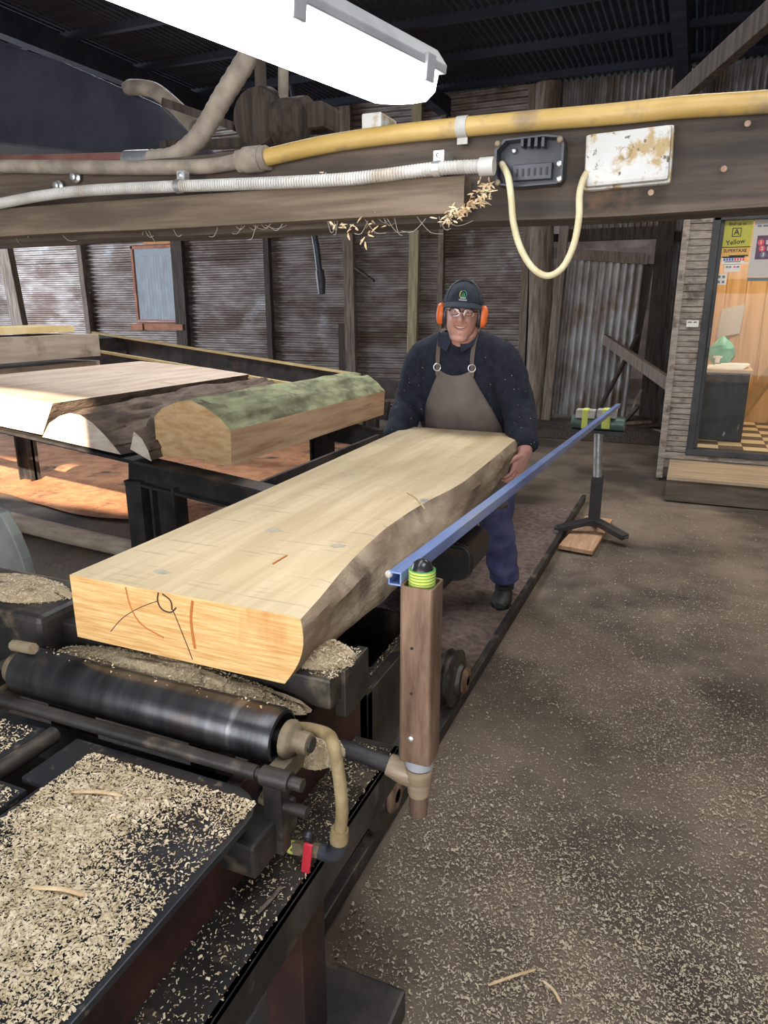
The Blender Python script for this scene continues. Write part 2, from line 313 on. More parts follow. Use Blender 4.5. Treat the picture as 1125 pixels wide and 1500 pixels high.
def chips(name, P, size, m, tilt=.45, nrm=None):             # P: (n,3) positions; each chip a small curled shaving
    n = len(P); a = rng.uniform(0, 2*np.pi, n); L = rng.uniform(size[0], size[1], n)*rng.choice([1,1,1,1.9], n); w = L*rng.uniform(.22,.6,n)
    d = np.stack([np.cos(a), np.sin(a), rng.uniform(-tilt,tilt,n)], 1); e = np.stack([-np.sin(a), np.cos(a), rng.uniform(-tilt,tilt,n)], 1)
    up = np.array([0,0,1.0])[None]; P = P + up*(L*tilt*.45)[:,None]
    V = np.empty((n,6,3))
    for k, t in enumerate((-.5,0,.5)):
        lift = (up*(L*.16)[:,None]) if k == 1 else 0
        V[:,2*k] = P + d*(L*t)[:,None] - e*(w/2)[:,None] + lift; V[:,2*k+1] = P + d*(L*t)[:,None] + e*(w/2)[:,None] + lift
    me = bpy.data.meshes.new(name); me.vertices.add(n*6); me.vertices.foreach_set('co', V.reshape(-1))
    b = (np.arange(n)*6)[:,None]; q = np.concatenate([b+np.array([[0,2,3,1]]), b+np.array([[2,4,5,3]])], 1).reshape(-1)
    me.loops.add(n*8); me.loops.foreach_set('vertex_index', q.astype(np.int32)); me.polygons.add(n*2)
    me.polygons.foreach_set('loop_start', (np.arange(n*2)*4).astype(np.int32))
    me.update(calc_edges=True); me.materials.append(M[m]); o = bpy.data.objects.new(name, me); C.objects.link(o); return o

# ============================================================ THE SHED
YB = 10.3; ROOF = 4.3
def ground(u, v):
    x = -14 + 22*u; y = -3 + 16*v
    return (x, y, .012*nz(x*.7, y*.7) + .006*nz(x*2.3, y*2.3, 3) - .008)
struct(MB().grid(ground, 95, 80).build('floor', 'dirt', smooth=True), 'brown packed dirt floor of the shed dusted with sawdust', 'floor')
# outdoors
struct(MB().box((-24,-16,-.12), (14,18,-.05)).build('ground_outside', 'outside'), 'bare ground outside the shed', 'ground')
tag(MB().grid(lambda u, v: (-3.0+3.4*u, 12.2+.12*nz(u*9,v*9), -.05+3.0*v), 30, 26).build('earth_bank', 'outside', solid=.1), 'pinkish earth bank seen through the gap above the iron door', 'bank')

def sheet(x0, x1, z0, z1, y, name, parent, m, upright=False, pitch=.076, amp=.020, jit=0.0, lean=None):
    b = MB(); n = max(2, int(((x1-x0) if upright else (z1-z0))/pitch*6))
    for i in range(n+1):
        t = i/n
        if upright:
            x = x0+(x1-x0)*t; w = amp*math.sin(2*math.pi*(x-x0)/pitch)
            b.v += [(x, y+w, z0), (x, y+w, z1)]
        else:
            z = z0+(z1-z0)*t; w = amp*math.sin(2*math.pi*(z-z0)/pitch)
            b.v += [(x0, y+w+jit*.3, z-jit), (x1, y+w-jit*.3, z+jit)]
    b.f = [(2*i, 2*i+1, 2*i+3, 2*i+2) for i in range(n)]; b.mi = [0]*n
    if lean: b.v = [lean(Vector(p)) for p in b.v]
    return b.build(name, m, parent, smooth=179, fix=False)
# back wall: girts, iron sheets, studs
wb = struct(MB().box((-13.5, YB+.04, 1.15), (-1.75, YB+.09, 1.25)).box((-13.5, YB+.04, 2.35), (-1.75, YB+.09, 2.45)).box((-13.5,YB+.04,3.5),(1.6,YB+.09,3.6)).box((-13.5,YB+.02,-.05),(-1.75,YB+.1,.12)).build('wall_back', 'dark_wood'),
            'back wall of rusty corrugated iron sheets on timber studs', 'wall')
su = [(-20,12), (128,10), (268,20), (397,9), (515,15), (609,13), (648,7), (770,9)]      # stud pixels and widths at the back wall
sx = [at(u, 420, Y=YB).x for u, w in su]
wx0, wx1 = at(196, 400, Y=YB).x, at(262, 400, Y=YB).x; wz0, wz1 = at(230, 470, Y=YB).z, at(225, 362, Y=YB).z
edges = [-13.5] + sx[1:] + [-1.95]
for i in range(len(edges)-1):
    z = .02; k = 0
    while z < 4.2:
        h = .72 + .05*math.sin(i*3+k)
        a, b_ = edges[i], edges[i+1]
        yy = YB - .006*(k % 2) - .004*(i % 2)
        if i == 1 and z+h > wz0 and z < wz1:                # leave the window opening free
            if wx0-a > .05: sheet(a, wx0, z, min(z+h+.04,4.28), yy, 'corrugated_sheet', wb, 'iron')
            if b_-wx1 > .05: sheet(wx1, b_, z, min(z+h+.04,4.28), yy, 'corrugated_sheet', wb, 'iron')
            if z < wz0-.03: sheet(wx0, wx1, z, wz0, yy, 'corrugated_sheet', wb, 'iron')
            if z+h > wz1: sheet(wx0, wx1, wz1, min(z+h+.04,4.28), yy, 'corrugated_sheet', wb, 'iron')
        else: sheet(a, b_, z, min(z+h+.04, 4.28), yy, 'corrugated_sheet', wb, 'iron', jit=.006*math.sin(i*5+k*2))
        z += h; k += 1
for i, ((u, w), x) in enumerate(zip(su, sx)):
    ww = w*12.0/1060; top = 4.25
    lean = .03*math.sin(i*2.1)
    MB().bar((x+lean, YB-.07, -.03), (x-lean, YB-.07, top), ww, .09, up=(0,1,0)).build('stud', 'stud_pale' if i == 5 else 'stud' if i in (1,4,6,7) else 'dark_wood', wb, bevel=.006)
MB().box((at(500,500,Y=YB).x, YB-.10, .3), (at(511,500,Y=YB).x, YB-.03, at(505,475,Y=YB).z)).build('stud_patch', 'dark_wood', wb)
# leaning bright post at the far left
pl = at(3, 345, Y=9.2); pb = at(32, 490, Y=9.2)
d = (pb-pl); p2 = pl + d*((pl.z+.02)/(-d.z))
tag(MB().bar(p2, pl - d*1.2, .26, .12, up=(0,1,0)).build('leaning_post', 'stud', bevel=.01), 'leaning timber post catching daylight at the far left of the back wall', 'post')
# roof tube glow at far left is an outside gap under the eave: a narrow translucent strip
# window in the back wall
win = struct(MB().box((wx0-.02,YB-.02,wz0-.03),(wx0+.03,YB+.03,wz1+.03)).box((wx1-.03,YB-.02,wz0-.03),(wx1+.02,YB+.03,wz1+.03)).box((wx0-.02,YB-.02,wz0-.04),(wx1+.02,YB+.03,wz0+.02)).box((wx0-.02,YB-.02,wz1-.02),(wx1+.02,YB+.03,wz1+.03)).build('window_1', 'red_frame', bevel=.004),
             'small dusty window in a red-brown frame in the corrugated back wall', 'window')
MB().box((wx0+.02,YB+.0,wz0+.01),(wx1-.02,YB+.006,wz1-.01)).build('pane', 'old_glass', win)
MB().box((wx0-.05,YB-.16,wz0-.16),(wx0+.22,YB-.015,wz0-.05)).build('sill_block', 'red_frame', win, bevel=.006)
MB().box((wx0+.24,YB-.14,wz0-.15),(wx1+.1,YB-.015,wz0-.05)).build('sill', 'red_frame', win, bevel=.006)
tag(MB().box((wx0+.32,YB-.06,wz1+.04),(wx1+.06,YB-.02,wz1+.19)).build('timber_offcut', 'orange_wood', bevel=.004), 'short orange board nailed above the dusty window', 'board')
of = thing('outdoor_fence', 'pale upright corrugated iron seen through the dusty back window', 'fence', (wx0, 11.6, -.05))
for k in range(4): sheet(wx0-1.6+k*.75, wx0-.83+k*.75, -.05, 3.4, 11.6+.01*(k%2), 'corrugated_sheet', of, 'iron_v', True, amp=.014)
MB().box((wx0-1.7,11.63,1.3),(wx0+1.5,11.7,1.4)).build('rail', 'stud', of)
# right end of the back wall: round post, door opening, iron door
xl, xr = at(822, 500, Y=YB).x, at(952, 500, Y=YB).x
c = at(793, 470, Y=YB-.15)
rings = []
for k in range(22):
    z = -.03 + 4.25*k/21
    rings.append([(c.x + (.16+.012*nz(q*1.0,z*1.3))*math.cos(q) + .05*nz(z*.5,4) - .02*z, c.y + (.15+.012*nz(q,z*1.3,5))*math.sin(q), z) for q in [2*math.pi*j/16 for j in range(16)]])
tag(MB().loft(rings).build('round_post', 'post_log', smooth=True), 'thick round bush-timber post beside the iron door', 'post')
b0 = at(800, 605, Y=YB-.42); b1 = at(828, 322, Y=YB-.36)
tag(MB().bar((b0.x,b0.y,0), b1, .12, .05, up=(0,1,0)).build('leaning_board', 'stud', bevel=.004), 'leaning board between the round post and the iron door', 'board')
z_l = at(890, 352, Y=YB).z; z_g = at(890,368,Y=YB).z
wt = struct(MB().box((xl-.1,YB-.03,z_l-.0),(xr+.02,YB+.07,z_l+.15)).build('wall_above_door', 'dark_wood', bevel=.005), 'upright corrugated iron infill above the iron door', 'wall')
sheet(xl-.1, xl+.62, z_l+.1, 4.28, YB+.06, 'corrugated_sheet', wt, 'iron_v', True); sheet(xl-.7,xl-.05,3.0,4.28,YB+.07,'corrugated_sheet',wt,'iron_v',True); sheet(xl+.6, xr+.02, z_l+.1, 4.28, YB+.068, 'corrugated_sheet', wt, 'iron_v', True)
xp = at(962, 480, Y=YB).x
MB().box((xp-.11,YB-.1,-.03),(xp+.10,YB+.02,4.25)).build('door_post', 'dark_wood', wt, bevel=.006)
for a, b_ in ((xp+.1, xp+.5), (xp+.48, xp+1.25), (xp+1.2, 8)): sheet(a, b_, -.02, 4.28, YB+.05+.006*(b_ > 3), 'corrugated_sheet', wt, 'iron_v', True)
MB().box((xp+.1,YB-.02,2.3),(8,YB+.04,2.42)).build('girt', 'dark_wood', wt); MB().box((xp+.28,YB-.06,-.03),(xp+.36,YB+.03,4.2)).build('stud', 'dark_wood', wt)
# the iron door hangs crooked
P = lambda u, v: at(u, v, Y=YB-.12)
tl, tr, br, bl = P(826,378), P(944,382), P(916,612), P(802,612)
d1 = thing('iron_door', 'crooked upright corrugated iron door hanging from a timber rail', 'door', (bl.x, YB-.12, 0)); d1.name = 'door_1'; d1['kind'] = 'structure'
def door_sheet(t0, t1, dy):
    n = 44; b = MB()
    for i in range(n+1):
        t = t0+(t1-t0)*i/n; w = .016*math.sin(2*math.pi*t*11)
        lo = bl.lerp(br, t); hi = tl.lerp(tr, t); lo.z = max(lo.z, .03) + .02*math.sin(t*9)
        b.v += [(lo.x, lo.y+w+dy, lo.z), (hi.x, hi.y+w+dy, hi.z)]
    b.f = [(2*i,2*i+1,2*i+3,2*i+2) for i in range(n)]; b.mi = [0]*n
    b.build('corrugated_sheet', 'iron_v', d1, smooth=179, fix=False)
door_sheet(0, .36, 0); door_sheet(.34, 1.0, -.012)
MB().bar(P(812,371)+Vector((0,-.05,0)), P(950,380)+Vector((0,-.05,0)), .05, .13, up=(0,0,1)).build('top_rail', 'stud', d1, bevel=.005)
MB().bar(P(948,386)+Vector((0,.03,0)), P(925,520)+Vector((0,.03,0)), .16, .04, up=(0,1,0)).build('edge_board', 'dark_wood', d1, bevel=.004)
a, b_ = P(936,490)+Vector((0,-.1,0)), P(872,612)+Vector((0,-.35,0)); b_.z = .02
tag(MB().tube([a, a.lerp(b_,.5)+Vector((.01,0,.01)), b_], .03, 8).build('leaning_stick', 'dark_wood', smooth=True), 'dark stick leaning diagonally against the iron door', 'stick')
a, b_ = at(886,497,Y=YB-.35), at(985,566,Y=7.6)
tag(MB().bar(a, b_, .05, .13).build('diagonal_brace', 'stud', bevel=.005), 'diagonal timber brace from the iron door to the office corner', 'brace')
# scrap pile by the door foot
for k, (u0,v0,u1,v1) in enumerate([(880,622,955,618),(905,628,968,622),(925,600,940,570),(915,618,935,596),(930,626,972,632)]):
    tag(MB().bar(at(u0,v0,Y=8.6+.1*k), at(u1,v1,Y=8.9-.05*k), .035, .03).build('scrap_offcut', 'dark_wood' if k % 2 else 'stud'), ['longest grey scrap batten lying flat in front of the iron door','dark scrap stick lying flat nearest the office corner','grey scrap stick standing steeply by the foot of the iron door','short dark scrap stick leaning low by the iron door','grey scrap stick lying flat just left of the office step'][k], 'scrap', 'scrap heap by the iron door')
g = at(900,640,Y=8.8)
tag(MB().grid(lambda u,v: (g.x-1.0+2.0*u, 8.5+.9*v, .30*math.sin(math.pi*u)*math.sin(math.pi*v)*(0.7+.6*nz(u*5,v*5))), 20, 12).build('debris_heap','dark_wood',smooth=True), 'low dark heap of bark and scrap at the foot of the iron door', 'heap', kind='stuff')
tag(MB().box((-2.62,8.7,0),(-2.25,9.2,.62)).box((-2.66,8.66,.62),(-2.21,9.24,.66)).box((-2.55,8.64,.1),(-2.32,8.7,.5)).build('dark_drum_box','steel',bevel=.02), 'dark boxy machine part standing behind the man by the round post', 'machine part')
tag(MB().tube(bez([Vector((at(458,330,Y=9.0).x-.25,9.0,ROOF-.02)), at(458,330,Y=9.0), at(463,360,Y=9.0), at(468,400,Y=9.0)]), .045, 10).tube([at(468,396,Y=9.0), at(470,412,Y=9.0), at(471,431,Y=9.0)], [.062,.066,.05], 10).build('hanging_handle', 'black_plastic', smooth=True), 'long black handle hanging down in front of the back wall', 'handle')
tag(MB().bar(at(520,392,Y=YB-.10), at(548,412,Y=YB-.3), .04, .03).build('hooked_stick', 'dark_wood'), 'short dark stick jutting from the stud left of the man', 'stick')

# left side wall (open), front wall with doorway and high slot, right wall, roof
wl = struct(MB().box((-13.6,-2.6,3.4),(-13.45,10.4,4.3)).box((-13.6,-2.6,0),(-13.45,2.6,3.4)).box((-13.6,9.2,0),(-13.45,10.4,4.3)).build('wall_left','dark_wood'), 'left side wall of the shed with a wide open bay', 'wall')
wf = struct(MB().box((-13.6,-2.7,0),(-3.0,-2.55,3.15)).box((2.7,-2.7,0),(8,-2.55,4.3)).box((-3.0,-2.7,2.55),(2.7,-2.55,3.15)).box((.30,-2.7,3.15),(2.7,-2.55,4.3)).box((-13.6,-2.7,3.74),(2.7,-2.55,4.3)).box((-13.6,-2.7,3.15),(-4.6,-2.55,4.3)).build('wall_front','dark_wood'), 'front wall of the shed behind the camera with a doorway', 'wall')
struct(MB().box((-3.4,-9,2.6),(8.0,-2.7,2.68)).build('sun_block','roof'), 'added unseen panel keeping sun out of the doorway behind the camera', 'sun_block')  # unseen panel added to stop direct sun at the doorway
struct(MB().box((8,-2.7,0),(8.15,10.4,4.3)).build('wall_right','dark_wood'), 'right wall of the shed', 'wall')
cl = struct(MB().box((-13.7,-2.7,ROOF),(8.2,10.5,ROOF+.06)).build('ceiling','roof'), 'dark roof of the shed', 'ceiling')
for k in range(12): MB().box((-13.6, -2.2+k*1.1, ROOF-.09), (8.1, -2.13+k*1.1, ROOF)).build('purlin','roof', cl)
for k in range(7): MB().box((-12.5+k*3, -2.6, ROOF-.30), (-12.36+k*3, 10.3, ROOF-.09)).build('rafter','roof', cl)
n = 0
for x in np.arange(-13.5, 8, .76):
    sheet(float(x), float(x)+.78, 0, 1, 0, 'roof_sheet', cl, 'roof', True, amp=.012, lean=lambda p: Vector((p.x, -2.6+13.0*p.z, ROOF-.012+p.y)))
tag(MB().bar(at(985,150,Y=4.6), at(1140,10,Y=3.7), .05, .10).build('diagonal_strut','dark_wood', bevel=.004), 'dark diagonal roof strut in the top right corner', 'strut')

# ============================================================ THE OFFICE
YO = 6.75; zs = .30
xc = -.15; xd = .06
of_ = struct(MB().box((xc,YO+.02,.12),(xd,YO+.12,2.75)).box((xd-.02,YO+.02,2.24),(2.2,YO+.12,2.75)).build('wall_office_front','clad'), 'office front wall beside its glass door clad in narrow weathered strips', 'wall')
zz = .13; i = 0
while zz < 2.74:
    h = .040 + .012*abs(math.sin(i*1.7)) + (.012 if zz > 1.5 else 0); j = .004*math.sin(i*2.3)
    MB().box((xc+.035,YO-.012+j,zz),(xd-.005,YO+.022,zz+h-.006)).build('cladding_strip','clad', of_); zz += h; i += 1
MB().box((xc-.02,YO-.03,.02),(xc+.035,YO+.12,2.75)).build('corner_board','clad', of_, bevel=.004)
MB().box((xc,YO-.02,.12),(2.2,YO+.1,.21)).build('base_board','clad', of_, bevel=.004); MB().box((xc,YO-.035,.205),(2.2,YO+.1,.245)).build('base_board','clad', of_, bevel=.004)
tg = tag(MB().box((at(1014,474,Y=YO).x-.045,YO-.030,at(1014,474,Y=YO).z-.027),(at(1014,474,Y=YO).x+.05,YO-.0225,at(1014,474,Y=YO).z+.027)).build('name_plate','paper'), 'small white plate on the office cladding beside the door', 'sign')
q = at(1014,474,Y=YO)
for x0,x1 in ((-.036,-.004),(.008,.034)): MB().box((q.x+x0,YO-.0312,q.z+.006),(q.x+x1,YO-.030,q.z+.018)).build('print_mark','slate_print',tg)
d2 = thing('door_2','sliding glass office door in a dark frame','door',(xd,YO,.25)); d2['kind'] = 'structure'
MB().box((xd-.006,YO-.04,.25),(xd+.052,YO+.10,2.24)).build('jamb','jamb',d2,bevel=.004); MB().box((xd+.05,YO-.01,.30),(xd+.082,YO+.04,2.17)).build('stile','jamb',d2,bevel=.004)
MB().box((xd,YO-.04,2.17),(2.2,YO+.10,2.24)).build('head','jamb',d2,bevel=.004); MB().box((xd-.01,YO-.05,.25),(2.2,YO+.10,.30)).build('sill','jamb',d2,bevel=.004)
MB().box((xd+.078,YO+.01,.30),(2.1,YO+.018,2.17)).build('pane','glass',d2); MB().box((xd+.055,YO-.035,1.17),(xd+.078,YO-.01,1.33)).build('handle','black_plastic',d2,bevel=.005)
MB().box((xd,YO-.045,2.235),(2.2,YO+.02,2.27)).build('head_trim','orange_wood',d2)
# interior
ow = struct(MB().box((-.1,8.7,.2),(3.0,8.78,2.75)).build('wall_office_back','panel'), 'wood panelled back wall inside the office', 'wall')
for k in range(16): MB().box((-.1+k*.19,8.685,.25),(.08+k*.19,8.70,2.7)).build('panel','panel', ow)
struct(MB().box((-.1,YO+.1,.2),(-.04,8.75,2.75)).box((2.95,YO+.1,.2),(3.0,8.75,2.75)).build('wall_office_side','panel'), 'side walls inside the office', 'wall')
struct(MB().box((-.15,YO+.02,2.75),(3.05,8.8,2.82)).build('ceiling_office','paper'), 'ceiling of the office', 'ceiling')
fo = struct(MB().box((-.15,YO+.02,.12),(3.0,8.78,.29)).build('floor_office','step_dark'), 'chequered tile floor of the office', 'floor')
for i in range(10):
    for j in range(9):
        MB().box((-.08+i*.2,6.86+j*.2,.288),(.117+i*.2,7.057+j*.2,.294)).build('tile','tile_light' if (i+j)%2 else 'tile_dark', fo)
light('office_lamp','AREA',(.9,7.7,2.7),24,(1.0,.85,.62),(0,0,0),shape='RECTANGLE',size=1.2,size_y=.3)
dk = thing('desk_cabinet','scuffed black office cabinet with timber top behind the glass door','cabinet',(.25,7.3,.294))
dx0, dx1 = at(1040,600,Y=7.3).x, at(1092,600,Y=7.3).x; dz = at(1065,541,Y=7.3).z
MB().box((dx0-.2,7.3,.294),(dx1,7.85,dz-.03)).build('body','desk',dk,bevel=.006); MB().box((dx0-.22,7.27,dz-.03),(dx1+.02,7.88,dz)).build('top','desk_top',dk,bevel=.004)
for k in range(4): tag(MB().box((dx0-.1+.05*k,7.32+.05*k,dz+.001+.008*k),(dx1-.06+.02*k,7.6+.04*k,dz+.008+.008*k)).build('paper_stack','paper'), ['bottom','lower middle','upper middle','top'][k]+' sheaf of papers on the black office cabinet', 'papers','papers on the cabinet')
gp = Vector((dx0+.05, 7.72, dz))
tag(MB().grid(lambda u,v: (gp.x+(.12+.03*nz(u*6,v*6))*math.cos(6.283*u)*math.sin(math.pi*(.12+.85*v)), gp.y+(.09+.03*nz(u*6,v*6,2))*math.sin(6.283*u)*math.sin(math.pi*(.12+.85*v)), gp.z+.28*v), 16, 10).build('green_plastic_bag','green_bag'), 'crumpled green plastic bag on the office cabinet', 'bag')
tag(MB().tube([gp+Vector((-.03,-.1,.034)),gp+Vector((-.03,-.1,.08))],.022,12).tube([gp+Vector((-.03,-.1,.08)),gp+Vector((-.03,-.1,.10))],.04,12).build('white_cup','paper'), 'small white holder on the papers in the office', 'cup')
tag(MB().bar((.5,8.4,.3),(.98,7.9,1.35),.05,.12).build('leaning_plank','desk_top',bevel=.004), 'plank leaning inside the office right of the cabinet', 'plank')
# stickers on the glass
def card(name, u0,v0,u1,v1,m,label,cat='sticker',dy=0,grp=None):
    a = at(u0,v0,Y=YO); b = at(u1,v1,Y=YO); y = YO+.0095-dy
    return tag(MB().box((a.x,y-.0012,b.z),(b.x,y,a.z)).build(name,m), label, cat, grp), a, b
R90 = (math.radians(90),0,0)
s1,a,b = card('directory_sticker',1059,323,1099,362,'yellow_card','yellow-green directory sticker with a walking-fingers style mark on the door glass')
w = b.x-a.x; cx_ = (a.x+b.x)/2; yt = YO+.0075
text('lettering','find us in','ink',.034,(cx_,yt,a.z-.03),R90,s1); text('lettering','Yellow','ink',.050,(cx_,yt,b.z+.042),(math.radians(90),math.radians(-6),0),s1)
fr = MB(); zc_ = (a.z+b.z)/2+.012
for lo, hi in (((-.034,-.034),(-.028,.034)),((.028,-.034),(.034,.034)),((-.034,-.034),(.034,-.028)),((-.034,.028),(.034,.034))): fr.box((cx_+lo[0],yt-.001,zc_+lo[1]),(cx_+hi[0],yt,zc_+hi[1]))
fr.build('emblem_frame','ink',s1); text('emblem','A','ink',.06,(cx_,yt,zc_),R90,s1)
s2,a,b = card('brand_sticker',1056,362,1097,377,'amber_card','amber sticker reading SUPERTAXE on the door glass')
text('lettering','SUPERTAXE','ink',.037,((a.x+b.x)/2,yt,(a.z+b.z)/2+.012),R90,s2,sx=.88); MB().box(((a.x+b.x)/2-.04,yt-.001,b.z+.012),((a.x+b.x)/2+.10,yt,b.z+.020)).build('lettering_line','ink',s2)
s3,a,b = card('small_brand_sticker',1058,376,1090,384,'paper','narrow white sticker with blue and red lettering under the amber sticker')
for k in range(8): MB().box((a.x+.012+k*.020,yt-.001,(a.z+b.z)/2-.011),(a.x+.026+k*.020,yt,(a.z+b.z)/2+.011)).build('print_mark','blue_print' if k < 4 else 'red_print',s3)
s4,a,b = card('card_sticker',1062,383,1083,398,'paper','small pale card sticker with a dark header on the door glass')
MB().box((a.x,yt-.001,a.z-.014),(b.x,yt,a.z)).build('header','slate_print',s4)
for k,(m_,x) in enumerate([('slate_print',.012),('slate_print',.035),('red_print',.068),('blue_print',.092)]): MB().box((a.x+x,yt-.001,(a.z+b.z)/2-.008),(a.x+x+.018,yt,(a.z+b.z)/2+.004)).build('print_mark',m_,s4)
tag(MB().box((at(1056,386,Y=YO).x,YO+.002,at(1056,387,Y=YO).z),(at(1097,386,Y=YO).x,YO+.0075,at(1056,384.6,Y=YO).z)).build('white_strip','paper'),'thin white strip across the door glass','strip')
s5,a,b = card('symbol_sticker',1050,401,1063,417,'paper','small white sticker with four dark squares on the door glass')
for i in (0,1):
    for j in (0,1): MB().box((a.x+.012+i*.033,yt-.001,b.z+.012+j*.04),(a.x+.031+i*.033,yt,b.z+.032+j*.04)).build('print_mark','slate_print',s5)
s6,a,b = card('numbered_poster',1106,322,1150,405,'poster','grey poster with a purple panel and numbered circles on the door glass','poster')
pm = at(1110,345,Y=YO); pn = at(1150,379,Y=YO)
MB().box((pm.x,yt-.001,pn.z),(pn.x,yt,pm.z)).build('purple_panel','purple',s6)
for k,(v,m_) in enumerate([(355,'red_print'),(364,'red_print'),(373,'slate_print')]):
    q = at(1115+1.5*k,v,Y=YO); MB().lathe([(.024,0),(.024,.0015)],(q.x,yt-.001,q.z),(0,-1,0),18).build('number_disc',m_,s6)
    text('number',str(k+1),'paper',.035,(q.x,yt-.0035,q.z),R90,s6); MB().box((q.x+.035,yt-.002,q.z-.016),(pn.x,yt-.001,q.z+.016)).build('text_bar','poster',s6)
hz = at(1110,331,Y=YO)
for k,(x0,x1) in enumerate(((.0,.03),(.04,.09),(.10,.16))): MB().box((hz.x+x0,yt-.001,hz.z-.007),(hz.x+x1,yt,hz.z+.007)).build('heading_mark','slate_print',s6)
q = at(1096,406,Y=YO); tag(MB().box((q.x-.005,YO+.0,q.z-.03),(q.x+.5,YO+.0085,q.z-.005)).build('grey_strip','slate_print'),'grey strip along the bottom of the numbered poster','strip')
tag(MB().grid(lambda u,v:(at(1055,450,Y=8.66).x+.22*u+.02*v, 8.67-.012*math.sin(3*u), at(1055,495,Y=8.66).z+.30*v+.05*u),4,4).build('pinned_note','poster',solid=.002),'faded sheet of paper pinned on the office panelling','paper')
# step
st = thing('office_step','timber step box in front of the office door','step',(xc,6.2,0))
a = at(973,733,Z=0); y0 = a.y
MB().box((a.x,y0+.01,0),(2.2,y0+.04,.17)).build('riser','step_dark',st,bevel=.003); MB().box((a.x,y0,.17),(2.2,y0+.24,.20)).build('tread','step',st,bevel=.004); MB().box((a.x,y0+.25,.17),(2.2,YO-.04,.20)).build('tread','step',st,bevel=.004)
MB().box((a.x,y0+.04,0),(a.x+.03,YO-.04,.17)).build('side','step',st,bevel=.003)

# ============================================================ THE LOW BEAM AND ITS FITTINGS
YF = 1.70
z0b, z1b = 1.69, 1.885
rings = []
for k in range(40):
    x = -3.6 + 5.6*k/39; s_ = .006*nz(x*2.1); t_ = .004*nz(x*3.3, 4)
    rings.append([(x,YF+t_,z0b+s_),(x,YF+t_,(z0b+z1b)/2),(x,YF+t_,z1b+s_),(x,YF+.15,z1b+s_),(x,YF+.15,z0b+s_)])
tag(MB().loft(rings).build('tie_beam','beam',smooth=30),'long oily timber tie beam crossing above the sawbench','beam')
xb = at(680,285,Y=YF-.06).x
tag(MB().loft([[(x,YF-.062+.003*nz(x*3),1.702+.004*nz(x*2)),(x,YF-.062+.003*nz(x*3,2),1.778),(x,YF-.008,1.778),(x,YF-.008,1.702)] for x in np.linspace(-3.5,xb,26)]).build('batten','beam2',smooth=30),'brown timber batten fixed along the lower front of the tie beam','batten')
# yellow pipe
Py = lambda u,v: at(u,v,Y=YF-.02)
yp = thing('yellow_conduit_pipe','yellow conduit pipe running along the top of the tie beam','pipe',Py(660,187))
MB().tube(bez([Py(1180,140),Py(1125,149),Py(1000,157),Py(900,167),Py(780,177),Py(660,188),Py(560,199),Py(470,213),Py(385,232)],5),.0205,14).build('pipe','yellow_pipe',yp,smooth=True)
MB().tube([Py(392,231),Py(384,232.5)],.029,14).tube([Py(384,232.5),Py(360,235)],.031,14).tube([Py(360,235),Py(350,237)],.027,14).build('coupling','grey_pipe',yp,smooth=True)
MB().tube(bez([Py(352,236),Py(300,244),Py(200,246),Py(100,245),Py(-60,243)],5),.0185,12).build('tail_pipe','grey_pipe',yp,smooth=True)
q = Py(678,186); MB().tube([q+Vector((-.012,0,0)),q+Vector((.012,0,0))],.0225,14).box((q.x-.012,YF-.022,q.z-.035),(q.x+.012,YF-.018,q.z)).build('saddle','conduit',yp,smooth=True)
# red pipe and dusty hose top-left
Ph = lambda u,v: at(u,v,Y=YF+.10)
tag(MB().tube([Ph(-60,238),Ph(60,238),Ph(190,235)],.022,12).build('red_pipe','red_pipe',smooth=True),'dull red pipe running left above the tie beam','pipe')
h_ = thing('dusty_hose','dusty flexible hose curving up from the red pipe to behind the lamp','hose',Ph(220,235))
pts = bez([Ph(220,234),Ph(255,230),Ph(285,208),Ph(305,180),Ph(325,145),Ph(350,105),at(372,70,Y=YF+.1)],6)
b = MB(); b.tube(pts,[.026+.0018*(i%2) for i in range(len(pts))],14); b.build('hose','grey_pipe',h_,smooth=True)
MB().tube([Ph(186,235.5),Ph(205,235),Ph(222,234.5)],.0275,14).build('clamp','zinc',h_,smooth=True)
tag(MB().tube(bez([at(188,130,Y=3.06),at(196,128,Y=2.93),at(225,132,Y=2.9),at(255,155,Y=2.9),at(285,185,Y=2.9)],5),.034,10).build('bent_pipe','grey_pipe',smooth=True),'short bent dusty pipe left of the hose in the dark roof space','pipe')
a,b_ = at(240,150,Y=2.6),at(345,186,Y=2.6); tag(MB().bar(a,b_,.03,.03).build('hose_stay','dark_wood'),'thin dark stay crossing behind the dusty hose','stay')
# big sheet metal duct in the roof space
Pd = lambda u,v: at(u,v,Y=3.0)
tag(MB().prism([Pd(-80,45),Pd(0,60),Pd(90,88),Pd(235,152),Pd(246,214),Pd(120,222),Pd(-80,200)],(0,.5,-.16)).build('sheet_metal_duct','duct',bevel=.02),'large blue-grey sheet metal duct in the dark roof space at upper left','duct')
